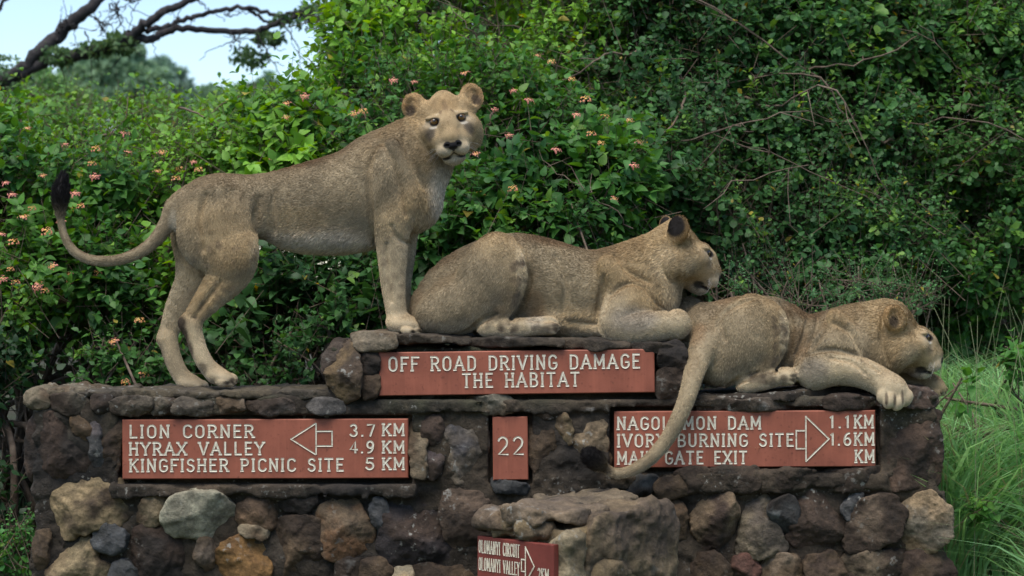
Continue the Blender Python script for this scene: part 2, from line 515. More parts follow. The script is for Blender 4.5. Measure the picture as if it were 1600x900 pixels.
# ledges under the right sign
stone(c8((-10, 428), (130, 426), (132, 500), (0, 522)), (0.066, 0.050, 0.038), DKBR, 0.075)
stone(c8((148, 424), (360, 424), (350, 502), (180, 492)), (0.055, 0.042, 0.033), DKBR, 0.075)
stone(c8((358, 426), (610, 430), (520, 505), (362, 492)), (0.06, 0.046, 0.035), DKBR, 0.08)
stone(c8((618, 428), (800, 428), (942, 430), (940, 506), (700, 502)), (0.064, 0.05, 0.038), DKBR, 0.078)
# courses near the ground, mostly out of the frame
for row, (y0, y1) in enumerate(((912, 968), (966, 1030))):
    x = 58 + 20 * row
    while x < 1455:
        w_ = 60 + 70 * rng.random()
        j = lambda: rng.normal() * 5
        if row == 1 or not (70 < x < 1480):
            stone([(x + j(), y0 + j()), (x + w_ * 0.5, y0 - 4 + j()), (x + w_ + j(), y0 + j()), (x + w_ + j(), y1 - 6 + j()), (x + w_ * 0.5, y1 + j()), (x + j(), y1 - 6 + j())],
                  [BROWN, DKBR, TANS, PURP][int(rng.integers(4))], DKBR, 0.06, step=0.012)
        x += w_ + 7
# caps along the top
CAPC = (0.085, 0.070, 0.050)
def cap(poly, col, col2=None, prot=0.05, deep=0.34, **k):
    k.setdefault('grow', 0.006)
    return stone(poly, col, col2, prot * 0.75, parent=wall, name='coping_stone', deep=deep, facets=3, **k)
cap(c6((118, 68), (170, 50), (225, 68), (228, 130), (180, 140), (120, 112)), (0.19, 0.165, 0.125), BROWN, 0.05)
cap(c6((225, 58), (290, 42), (392, 60), (380, 80), (238, 76)), (0.17, 0.15, 0.12), BROWN, 0.03)
cap(c6((234, 82), (330, 66), (402, 90), (387, 147), (310, 168), (238, 126)), (0.098, 0.084, 0.068), DKBR, 0.06)
cap(c6((404, 90), (500, 78), (510, 142), (430, 148)), (0.078, 0.066, 0.056), DKBR, 0.05)
cap(c6((508, 96), (700, 86), (692, 152), (620, 178), (518, 167)), (0.10, 0.085, 0.07), DKBR, 0.065)
cap(c6((690, 90), (792, 96), (787, 162), (700, 158)), (0.11, 0.095, 0.078), DKBR, 0.05)
cap(c6((795, 96), (962, 108), (978, 172), (860, 180), (790, 167)), (0.085, 0.072, 0.060), DKBR, 0.065)
cap(c6((973, 110), (1110, 92), (1117, 152), (1010, 160)), (0.155, 0.125, 0.105), BROWN, 0.055)
cap(c6((1128, 112), (1332, 100), (1332, 167), (1210, 172), (1138, 150)), (0.095, 0.078, 0.074), DKBR, 0.06)
cap(c6((1338, 108), (1440, 97), (1550, 110), (1562, 157), (1450, 170)), (0.105, 0.10, 0.105), (0.07, 0.066, 0.068), 0.075, rough=0.6)
for a, b in ((120, 330), (322, 560), (552, 800), (790, 1010), (1000, 1260), (1250, 1520)):
    cap(c6((a, 60 + 6 * rng.random()), ((a + b) / 2, 56 + 8 * rng.random()), (b, 60 + 6 * rng.random()), (b, 96), (a, 96)), CAPC, (0.07, 0.06, 0.05), 0.02, deep=0.5, rough=0.7, grow=0.0)
# boulder and slab at the end of the raised step
cap([(506, 575), (528, 542), (552, 534), (567, 578), (564, 622), (541, 632), (513, 605)], (0.135, 0.095, 0.055), (0.075, 0.055, 0.042), 0.09, deep=0.30, label='tall rounded brown boulder at the end of the step')
cap([(503, 560), (520, 536), (538, 535), (530, 600), (512, 612)], (0.07, 0.055, 0.048), DKBR, 0.02, deep=0.42)
cap([(549, 522), (618, 520), (622, 540), (600, 546), (553, 545)], (0.165, 0.14, 0.11), BROWN, 0.075, deep=0.30, rough=0.7, label='flat grey slab on the corner of the step')
stone([(563, 552), (586, 550), (587, 580), (565, 578)], DKBR, BLK, 0.05)
stone([(566, 582), (587, 583), (587, 612), (570, 618)], BROWN, DKBR, 0.045)
for a, b, t0, t1 in ((616, 735, 527, 529), (730, 880, 531, 532), (872, 985, 533, 537), (978, 1068, 538, 541)):
    cap([(a, t0), ((a + b) / 2, t0 - 2), (b, t1), (b, t1 + 6), ((a + b) / 2, t1 + 8), (a, t0 + 10)], (0.070, 0.055, 0.042), (0.030, 0.024, 0.019), 0.045, deep=0.5, rough=0.55, grow=0.006)
stone([(1032, 540), (1064, 538), (1067, 574), (1034, 575)], DKBR, BLK, 0.05)
stone([(1034, 578), (1066, 577), (1066, 622), (1034, 620)], (0.075, 0.06, 0.052), DKBR, 0.045)
# two layers of slabs on the right step
cap(c8((60, 84), (380, 80), (520, 62), (895, 52), (902, 88), (560, 100), (60, 108)), (0.075, 0.058, 0.045), (0.036, 0.028, 0.023), 0.045, deep=0.5, rough=0.55, grow=0.004)
cap(c8((92, 104), (400, 100), (660, 92), (665, 132), (400, 146), (100, 146)), (0.050, 0.038, 0.031), (0.085, 0.068, 0.057), 0.062, deep=0.3)
cap(c8((668, 86), (902, 84), (906, 136), (670, 134)), (0.045, 0.033, 0.028), DKBR, 0.058, deep=0.3)
cap(c8((900, 52), (1050, 50), (1172, 66), (1178, 116), (1060, 132), (905, 128)), (0.075, 0.052, 0.042), (0.042, 0.03, 0.027), 0.05, deep=0.5)

# ---------------------------------------------------------------- lettering: a routed stroke alphabet
def arc(cx, cy, rx, ry, a0, a1, n=10):
    return [(cx + rx * math.cos(R(a0 + (a1 - a0) * i / n)), cy + ry * math.sin(R(a0 + (a1 - a0) * i / n))) for i in range(n + 1)]
GL = {
 'A': (0.66, [[(0, 0), (0.33, 1)], [(0.33, 1), (0.66, 0)], [(0.13, 0.36), (0.53, 0.36)]]),
 'B': (0.56, [[(0.06, 0), (0.06, 1)], [(0.06, 1), (0.28, 1)] + arc(0.28, 0.76, 0.22, 0.24, 90, -90) + [(0.06, 0.52)], [(0.06, 0.52), (0.30, 0.52)] + arc(0.30, 0.26, 0.25, 0.26, 90, -90) + [(0.06, 0)]]),
 'C': (0.56, [arc(0.32, 0.70, 0.27, 0.30, 25, 180, 8) + arc(0.32, 0.30, 0.27, 0.30, 180, 335, 8)]),
 'D': (0.58, [[(0.06, 0), (0.06, 1)], [(0.06, 1), (0.26, 1)] + arc(0.26, 0.70, 0.29, 0.30, 90, 0, 6) + arc(0.26, 0.30, 0.29, 0.30, 0, -90, 6) + [(0.06, 0)]]),
 'E': (0.50, [[(0.06, 0), (0.06, 1)], [(0.06, 1), (0.48, 1)], [(0.06, 0.52), (0.40, 0.52)], [(0.06, 0), (0.50, 0)]]),
 'F': (0.48, [[(0.06, 0), (0.06, 1)], [(0.06, 1), (0.48, 1)], [(0.06, 0.52), (0.40, 0.52)]]),
 'G': (0.58, [arc(0.32, 0.70, 0.27, 0.30, 25, 180, 8) + arc(0.32, 0.30, 0.27, 0.30, 180, 360, 9) + [(0.59, 0.44), (0.36, 0.44)]]),
 'H': (0.58, [[(0.05, 0), (0.05, 1)], [(0.53, 0), (0.53, 1)], [(0.05, 0.52), (0.53, 0.52)]]),
 'I': (0.16, [[(0.08, 0), (0.08, 1)]]),
 'K': (0.58, [[(0.06, 0), (0.06, 1)], [(0.54, 1), (0.06, 0.42)], [(0.22, 0.60), (0.58, 0)]]),
 'L': (0.48, [[(0.06, 1), (0.06, 0)], [(0.06, 0), (0.48, 0)]]),
 'M': (0.74, [[(0.05, 0), (0.05, 1)], [(0.05, 1), (0.37, 0.25)], [(0.37, 0.25), (0.69, 1)], [(0.69, 1), (0.69, 0)]]),
 'N': (0.60, [[(0.05, 0), (0.05, 1)], [(0.05, 1), (0.55, 0)], [(0.55, 0), (0.55, 1)]]),
 'O': (0.60, [arc(0.30, 0.70, 0.26, 0.30, 0, 180, 9) + arc(0.30, 0.30, 0.26, 0.30, 180, 360, 9) + [(0.56, 0.70)]]),
 'P': (0.54, [[(0.06, 0), (0.06, 1)], [(0.06, 1), (0.28, 1)] + arc(0.28, 0.74, 0.24, 0.26, 90, -90) + [(0.06, 0.48)]]),
 'R': (0.58, [[(0.06, 0), (0.06, 1)], [(0.06, 1), (0.28, 1)] + arc(0.28, 0.75, 0.24, 0.25, 90, -90) + [(0.06, 0.50)], [(0.28, 0.50), (0.58, 0)]]),
 'S': (0.52, [arc(0.27, 0.76, 0.22, 0.24, 20, 250, 10) + arc(0.25, 0.26, 0.24, 0.26, 75, -155, 10)]),
 'T': (0.56, [[(0.28, 0), (0.28, 1)], [(0.0, 1), (0.56, 1)]]),
 'U': (0.58, [[(0.05, 1), (0.05, 0.28)] + arc(0.29, 0.28, 0.24, 0.28, 180, 360, 9) + [(0.53, 1)]]),
 'V': (0.62, [[(0.0, 1), (0.31, 0)], [(0.31, 0), (0.62, 1)]]),
 'X': (0.60, [[(0, 1), (0.60, 0)], [(0.60, 1), (0, 0)]]),
 'Y': (0.60, [[(0, 1), (0.30, 0.48)], [(0.60, 1), (0.30, 0.48)], [(0.30, 0.48), (0.30, 0)]]),
 '1': (0.24, [[(0.02, 0.84), (0.14, 1), (0.14, 0)]]),
 '2': (0.54, [arc(0.27, 0.73, 0.24, 0.27, 165, -10, 9) + [(0.46, 0.5), (0.04, 0.0), (0.54, 0.0)]]),
 '3': (0.52, [arc(0.25, 0.76, 0.21, 0.24, 150, -80, 9) + arc(0.25, 0.26, 0.24, 0.26, 80, -150, 9)]),
 '4': (0.54, [[(0.40, 0), (0.40, 1), (0.02, 0.28), (0.54, 0.28)]]),
 '5': (0.52, [[(0.46, 1), (0.12, 1), (0.08, 0.56)] + arc(0.26, 0.31, 0.23, 0.31, 120, -150, 10)]),
 '6': (0.52, [[(0.42, 0.98)] + arc(0.40, 0.36, 0.35, 0.62, 95, 170, 5) + arc(0.27, 0.29, 0.22, 0.29, 180, -180, 14)]),
 '7': (0.50, [[(0.02, 1), (0.50, 1), (0.20, 0)]]),
 '9': (0.52, [[(0.10, 0.02)] + arc(0.12, 0.64, 0.35, 0.62, -85, -10, 5) + arc(0.25, 0.71, 0.22, 0.29, 0, 360, 14)]),
 '.': (0.14, [[(0.05, 0.03), (0.09, 0.03)]]),
 ' ': (0.42, []),
}
GAP = 0.30

def text_strokes(text, x0, x1, y0, y1, gaps=None):
    """strokes in board coordinates: the line spans x0..x1, letters from y0 (foot) to y1 (top)"""
    w = 0; items = []
    for ch in text:
        gw, st = GL[ch]
        items.append((w, ch, st)); w += gw + GAP
    w -= GAP
    sx = (x1 - x0) / w; words_ = [[]]
    for ox, ch, st in items:
        if ch == ' ': words_.append([])
        out = words_[-1]
        for s_ in st:
            out.append([(x0 + (ox + a) * sx, y0 + b * (y1 - y0)) for a, b in s_])
        # small feet on open stems, as the router left them
        if ch in 'IHKNMTFPRXVAY':
            ends = [p for s_ in st if len(s_) == 2 for p in s_]
            for p in ends:
                if p[1] in (0, 1) and sum(abs(p[0] - q[0]) < 1e-6 and abs(p[1] - q[1]) < 1e-6 for q in ends) == 1 and not (ch == 'T' and p[1] == 1):
                    out.append([(x0 + (ox + p[0] - 0.075) * sx, y0 + p[1] * (y1 - y0)), (x0 + (ox + p[0] + 0.075) * sx, y0 + p[1] * (y1 - y0))])
    return [w_ for w_ in words_ if w_]

def groove(acc, stroke, hw, frame, lift):
    """a routed V groove: two sloping faces of cream paint"""
    p = np.array(stroke, float)
    if len(p) < 2: return
    d = np.gradient(p, axis=0); d /= np.linalg.norm(d, axis=1)[:, None] + 1e-9
    n = np.stack([-d[:, 1], d[:, 0]], 1)
    p[0] -= d[0] * hw * 0.7; p[-1] += d[-1] * hw * 0.7
    a, b, c = p + n * hw, p, p - n * hw
    pts = np.concatenate([[frame(q, lift) for q in a], [frame(q, lift - 0.0022) for q in b], [frame(q, lift) for q in c]])
    m = len(p); i = np.arange(m - 1)
    F = np.concatenate([np.stack([i, i + m, i + m + 1, i + 1], 1), np.stack([i + m, i + 2 * m, i + 2 * m + 1, i + m + 1], 1)])
    acc.add(pts, F)

def sign_material(name, base):
    m, nt, b = new_mat(name)
    tc = nt.nodes.new('ShaderNodeTexCoord')
    n1 = noise_node(nt, 6, 5, 0.6, tc.outputs['Object']); n2 = noise_node(nt, 60, 4, 0.6, tc.outputs['Object'])
    mp = nt.nodes.new('ShaderNodeMapping'); mp.inputs['Scale'].default_value = (40, 40, 3)
    nt.links.new(tc.outputs['Object'], mp.inputs[0])
    n3 = noise_node(nt, 1.0, 3, 0.6, mp.outputs[0])
    c = mix_col(nt, base, tuple(x * 0.72 for x in base), ramp(nt, n1.outputs[0], [(0.38, 0.0), (0.66, 1.0)]))
    c = mix_col(nt, c, (0.10, 0.035, 0.022), ramp(nt, n2.outputs[0], [(0.60, 0.0), (0.72, 0.65)]))
    c = mix_col(nt, c, tuple(min(1, x * 1.25) for x in base), ramp(nt, n3.outputs[0], [(0.50, 0.0), (0.75, 0.55)]))
    nt.links.new(c, b.inputs['Base Color'])
    b.inputs['Roughness'].default_value = 0.55
    b.inputs['Specular IOR Level'].default_value = 0.3
    bump(nt, b, n2.outputs[0], 0.15, 0.003)
    return m
M_SIGN = sign_material('red_sign_paint', (0.325, 0.102, 0.060))
M_SIGN2 = sign_material('dark_red_sign_paint', (0.20, 0.045, 0.032))
m_, nt_, b_ = new_mat('cream_lettering')
tc_ = nt_.nodes.new('ShaderNodeTexCoord'); nn_ = noise_node(nt_, 55, 4, 0.65, tc_.outputs['Object'])
nt_.links.new(mix_col(nt_, (0.74, 0.67, 0.52), (0.36, 0.27, 0.18), ramp(nt_, nn_.outputs[0], [(0.48, 0.0), (0.72, 0.8)])), b_.inputs['Base Color'])
b_.inputs['Roughness'].default_value = 0.6
M_CREAM = m_

def board_box(frame, x0, y0, x1, y1, front, back, bev=0.004):
    acc = Acc()
    a = [(x0, y0), (x1, y0), (x1, y1), (x0, y1)]
    bx = [(x0 + bev, y0 + bev), (x1 - bev, y0 + bev), (x1 - bev, y1 - bev), (x0 + bev, y1 - bev)]
    V = [frame(np.array(p), front) for p in bx] + [frame(np.array(p), front - bev) for p in a] + [frame(np.array(p), back) for p in a]
    F = [[0, 1, 2, 3]] + [[4 + i, 4 + (i + 1) % 4, (i + 1) % 4, i] for i in range(4)] + [[8 + i, 8 + (i + 1) % 4, 4 + (i + 1) % 4, 4 + i] for i in range(4)] + [[11, 10, 9, 8]]
    acc.add(V, F)
    return acc.mesh('board', False)

def sign(label, rect, lines, arrow=None, tilt=0.0, Y=-0.012, hw=0.0045):
    """rect and text boxes in photo pixels"""
    s = scale_at(Y); x0, y0, x1, y1 = rect
    cx, cy = (x0 + x1) / 2, (y0 + y1) / 2
    ct, st = math.cos(R(tilt)), math.sin(R(tilt))
    C0 = np.array((wx(cx, Y), Y, wz(cy, Y)))
    def frame(p, lift):
        u, v = (p[0] - cx) * s, -(p[1] - cy) * s
        return C0 + np.array((u * ct - v * st, -lift, u * st + v * ct))
    root = empty('sign', C0 + np.array((0, 0.02, -(y1 - y0) / 2 * s)))
    tag(root, label, 'sign', 'routed red signs on the stonework')
    bd = np.array
    V = board_box(lambda p, l: frame(p, l), x0, y1, x1, y0, 0.0, -0.034, 0)
    # bevelled board in metres
    b2 = 1.4
    acc = Acc()
    a = [(x0, y1), (x1, y1), (x1, y0), (x0, y0)]; bx = [(x0 + b2, y1 - b2), (x1 - b2, y1 - b2), (x1 - b2, y0 + b2), (x0 + b2, y0 + b2)]
    VV = [frame(p, 0.0) for p in bx] + [frame(p, -0.004) for p in a] + [frame(p, -0.040) for p in a]
    FF = [[0, 1, 2, 3]] + [[4 + i, 4 + (i + 1) % 4, (i + 1) % 4, i] for i in range(4)] + [[8 + i, 8 + (i + 1) % 4, 4 + (i + 1) % 4, 4 + i] for i in range(4)] + [[11, 10, 9, 8]]
    acc.add(VV, FF)
    link('board', acc.mesh('board', False), M_SIGN, root)
    k = 0
    for txt, a0, a1, top, foot in lines:
        for word in text_strokes(txt, a0 + 1, a1 - 1, foot - 1.5, top + 2.0):
            acc = Acc()
            for stv in word:
                groove(acc, stv, hw / s * 1.0, lambda p, l: frame(p, l), 0.0034 + 0.00008 * (k % 9)); k += 1
            link('lettering', acc.mesh('lettering', False), M_CREAM, root)
    if arrow:
        acc = Acc()
        for stv in arrow:
            groove(acc, stv, hw / s * 0.75, lambda p, l: frame(p, l), 0.0034 + 0.00008 * (k % 9)); k += 1
        link('arrow', acc.mesh('arrow', False), M_CREAM, root)
    return root

sign('red sign reading LION CORNER with an arrow pointing left', (191, 655, 638, 748),
     [('LION CORNER', 202, 397, 662, 684), ('HYRAX VALLEY', 202, 413, 689, 711), ('KINGFISHER PICNIC SITE', 202, 537, 715, 737),
      ('3.7', 546, 586, 662, 683), ('KM', 597, 632, 661, 682), ('4.9', 546, 585, 688, 709), ('KM', 597, 632, 688, 709), ('5', 570, 585, 714, 735), ('KM', 597, 632, 714, 735)],
     [[(455, 686), (493, 662)], [(455, 686), (493, 710)], [(494, 662), (494, 710)], [(494, 674), (519, 674)], [(519, 674), (519, 697)], [(494, 697), (519, 697)]], tilt=0.2)
sign('long red sign reading OFF ROAD DRIVING DAMAGE THE HABITAT', (592, 548, 1023, 616),
     [('OFF ROAD DRIVING DAMAGE', 607, 1000, 554, 578), ('THE HABITAT', 722, 905, 581, 605)], tilt=0.75)
sign('small upright red sign with the number 22', (770, 651, 825, 750), [('22', 777, 818, 681, 711)], tilt=0.6)
sign('red sign reading IVORY BURNING SITE behind the hanging tail', (960, 642, 1368, 730),
     [('NAGOLOMON DAM', 964, 1189, 649, 671), ('IVORY BURNING SITE', 964, 1240, 676, 698), ('MAIN GATE EXIT', 964, 1167, 703, 725),
      ('1.1', 1296, 1328, 648, 670), ('KM', 1334, 1365, 648, 670), ('1.6', 1297, 1330, 675, 697), ('KM', 1334, 1366, 675, 697), ('KM', 1335, 1366, 702, 724)],
     [[(1259, 651), (1259, 721)], [(1259, 651), (1295, 686)], [(1295, 686), (1259, 721)], [(1244, 673), (1259, 673)], [(1244, 673), (1244, 701)], [(1244, 701), (1259, 701)]], tilt=0.25)

# ---------------------------------------------------------------- low stone marker in front of the wall, turned 45 degrees
MK_Y = -0.80
MK_A = R(45)
mk0 = np.array((wx(886, MK_Y), MK_Y, 0.0))                 # the near vertical edge
ul = np.array((-math.cos(MK_A), math.sin(MK_A), 0.0))      # along the face with the sign
ur = np.array((math.cos(MK_A), math.sin(MK_A), 0.0))       # along the other face
marker = empty('stone_marker', mk0 + 0.3 * (ul + ur))
tag(marker, 'low rough stone marker block with a small sign, standing before the wall', 'marker')
def to_local(G):
    q = G - mk0.astype(np.float32)
    return q @ ul.astype(np.float32), q @ ur.astype(np.float32), G[..., 2]
def rock(lo, hi, rad, amp, seed, col, col2, step=0.010, planes=3, name='fieldstone', mat=None, label=None):
    """a rough block in the marker's own axes (a along the sign face, b along the other)"""
    r_ = np.random.default_rng(seed)
    pl = []
    c = (np.array(lo) + np.array(hi)) / 2; h = (np.array(hi) - np.array(lo)) / 2
    for k in range(planes):
        n_ = r_.normal(size=3); n_[1] = -abs(n_[1]); n_ /= np.linalg.norm(n_)
        pl.append((n_.astype(np.float32), float(np.abs(n_) @ h * (0.68 + 0.22 * r_.random()))))
    cs = [mk0 + a * ul + b * ur + np.array((0, 0, z)) for a in (lo[0], hi[0]) for b in (lo[1], hi[1]) for z in (lo[2], hi[2])]
    l_, h_ = np.min(cs, 0) - 0.05, np.max(cs, 0) + 0.05
    def fn(G):
        a, b, z = to_local(G)
        L = np.stack([a, b, z], -1)
        d = box_d(L, np.array(lo) + rad, np.array(hi) - rad) - rad
        for n_, o in pl:
            d = smax(d, (L - c.astype(np.float32)) @ n_ - o, 0.015)
        return d + amp * (0.030 * fbm(G * 5.0, 2, seed) + 0.014 * fbm(G * 14.0, 3, seed + 5) + 0.006 * fbm(G * 45.0, 2, seed + 9))
    V, Q = sdf_mesh(fn, l_, h_, step)
    f = smooth01(0.5 + 0.9 * fbm(V * 7.0, 3, seed + 20))[:, None]
    C = np.array(col) + (np.array(col2) - np.array(col)) * f
    C = C * (1 + 0.25 * fbm(V * 30.0, 2, seed + 30)[:, None]) * np.array((1.65, 1.55, 1.28))
    o = link(name, np_mesh(name, V, Q, True, np.clip(C, 0.01, 0.9)), mat or M_STONE, marker)
    if label: o['label'] = label
    return o
MZ = wz(803, MK_Y)
rock((0.03, 0.03, -0.12), (0.47, 0.66, MZ - 0.07), 0.03, 0.6, 11, (0.15, 0.115, 0.070), (0.085, 0.065, 0.042), planes=0, name='masonry', mat=M_MORTAR)
rock((-0.005, 0.0, MZ - 0.62), (0.20, 0.12, MZ - 0.085), 0.03, 0.9, 13, (0.19, 0.16, 0.115), (0.10, 0.08, 0.055), planes=2, label='pale upright stone at the corner of the marker')
rock((-0.02, 0.06, MZ - 0.30), (0.24, 0.66, MZ - 0.005), 0.03, 1.1, 12, (0.105, 0.080, 0.055), (0.055, 0.042, 0.034), planes=6, label='big rough brown rock of the marker')
rock((-0.01, 0.10, MZ - 0.64), (0.2, 0.44, MZ - 0.24), 0.035, 1.2, 18, (0.125, 0.095, 0.060), (0.065, 0.05, 0.036), planes=4)
rock((0.0, 0.42, MZ - 0.6), (0.2, 0.70, MZ - 0.22), 0.05, 1.0, 14, (0.16, 0.13, 0.095), (0.10, 0.08, 0.06), planes=4)
rock((0.06, -0.025, MZ - 0.06), (0.34, 0.36, MZ + 0.012), 0.012, 0.8, 15, (0.115, 0.088, 0.065), (0.07, 0.056, 0.048), planes=3)
rock((0.27, -0.03, MZ - 0.085), (0.50, 0.3, MZ - 0.01), 0.02, 1.1, 16, (0.095, 0.070, 0.050), (0.05, 0.038, 0.032), planes=4)
rock((0.2, 0.3, MZ - 0.05), (0.5, 0.68, MZ + 0.01), 0.02, 0.9, 17, (0.10, 0.08, 0.06), (0.055, 0.045, 0.038), planes=3)
rock((0.13, -0.03, MZ - 0.115), (0.25, 0.08, MZ - 0.035), 0.02, 1.1, 31, (0.15, 0.115, 0.07), (0.08, 0.06, 0.042), planes=4)
rock((0.22, -0.02, MZ - 0.12), (0.31, 0.08, MZ - 0.045), 0.02, 1.1, 32, (0.09, 0.07, 0.05), (0.05, 0.04, 0.03), planes=4)
rock((0.30, -0.03, MZ - 0.115), (0.42, 0.08, MZ - 0.045), 0.02, 1.1, 33, (0.14, 0.105, 0.065), (0.075, 0.058, 0.04), planes=4)
rock((-0.06, 0.02, -0.12), (0.5, 0.7, 0.2), 0.05, 1.0, 41, (0.10, 0.08, 0.06), (0.06, 0.05, 0.04), planes=1)

# the small sign on its left face
sm = empty('sign', mk0 + ul * 0.26 + np.array((0, 0, MZ - 0.62)))
tag(sm, 'small dark red sign on the low stone marker before the wall', 'sign', 'routed red signs on the stonework')
nrm = np.cross(ul, np.array((0, 0, 1.0))); nrm = nrm if nrm[1] < 0 else -nrm
SW, SH = 0.44, 0.30
so = mk0 + ul * 0.055 + nrm * 0.02 + np.array((0, 0, wz(851, MK_Y + 0.04)))     # top corner nearest the camera
def fr2(p, lift):                                                              # u runs from the far edge to the near one
    return so + ul * (SW - p[0]) + np.array((0, 0, p[1])) + nrm * lift
acc = Acc()
rc = [(0, -SH), (SW, -SH), (SW, 0), (0, 0)]; ri = [(0.003, -SH + 0.003), (SW - 0.003, -SH + 0.003), (SW - 0.003, -0.003), (0.003, -0.003)]
VV = [fr2(p, 0.0) for p in ri] + [fr2(p, -0.003) for p in rc] + [fr2(p, -0.028) for p in rc]
FF = [[0, 1, 2, 3]] + [[4 + i, 4 + (i + 1) % 4, (i + 1) % 4, i] for i in range(4)] + [[8 + i, 8 + (i + 1) % 4, 4 + (i + 1) % 4, 4 + i] for i in range(4)] + [[11, 10, 9, 8]]
acc.add(VV, FF); link('board', acc.mesh('board', False), M_SIGN2, sm)
k = 0
for txt, a0, a1, foot, top in (('OLOMANYI CIRCUIT', 0.014, 0.25, -0.066, -0.016), ('OLOMANYI VALLEY', 0.014, 0.25, -0.138, -0.088), ('2KM', 0.355, 0.415, -0.145, -0.10), ('OLOMANYI', 0.014, 0.14, -0.21, -0.16)):
    if txt == 'OLOMANYI': continue
    for word in text_strokes(txt, a0, a1, foot, top):
        acc = Acc()
        for stv in word:
            groove(acc, stv, 0.0026, fr2, 0.0032 + 0.00008 * (k % 9)); k += 1
        link('lettering', acc.mesh('lettering', False), M_CREAM, sm)
acc = Acc()
for stv in ([(0.285, -0.02), (0.285, -0.165)], [(0.285, -0.02), (0.335, -0.095)], [(0.335, -0.095), (0.285, -0.165)], [(0.262, -0.072), (0.285, -0.072)], [(0.262, -0.072), (0.262, -0.12)], [(0.262, -0.12), (0.285, -0.12)]):
    groove(acc, stv, 0.0030, fr2, 0.0032 + 0.00008 * (k % 9)); k += 1
link('arrow', acc.mesh('arrow', False), M_CREAM, sm)
# ------------------------------------------------------------------ lions: an implicit body (limbs, muscles, head) turned into one continuous skin, then fur
TAN   = np.array((0.405, 0.286, 0.146))
GREY  = np.array((0.330, 0.256, 0.154))
PALE  = np.array((0.57, 0.450, 0.280))
CREAM = np.array((0.60, 0.52, 0.40))
RUST  = np.array((0.195, 0.120, 0.060))
DARK  = np.array((0.10, 0.07, 0.045))
BLACK = np.array((0.012, 0.010, 0.010))

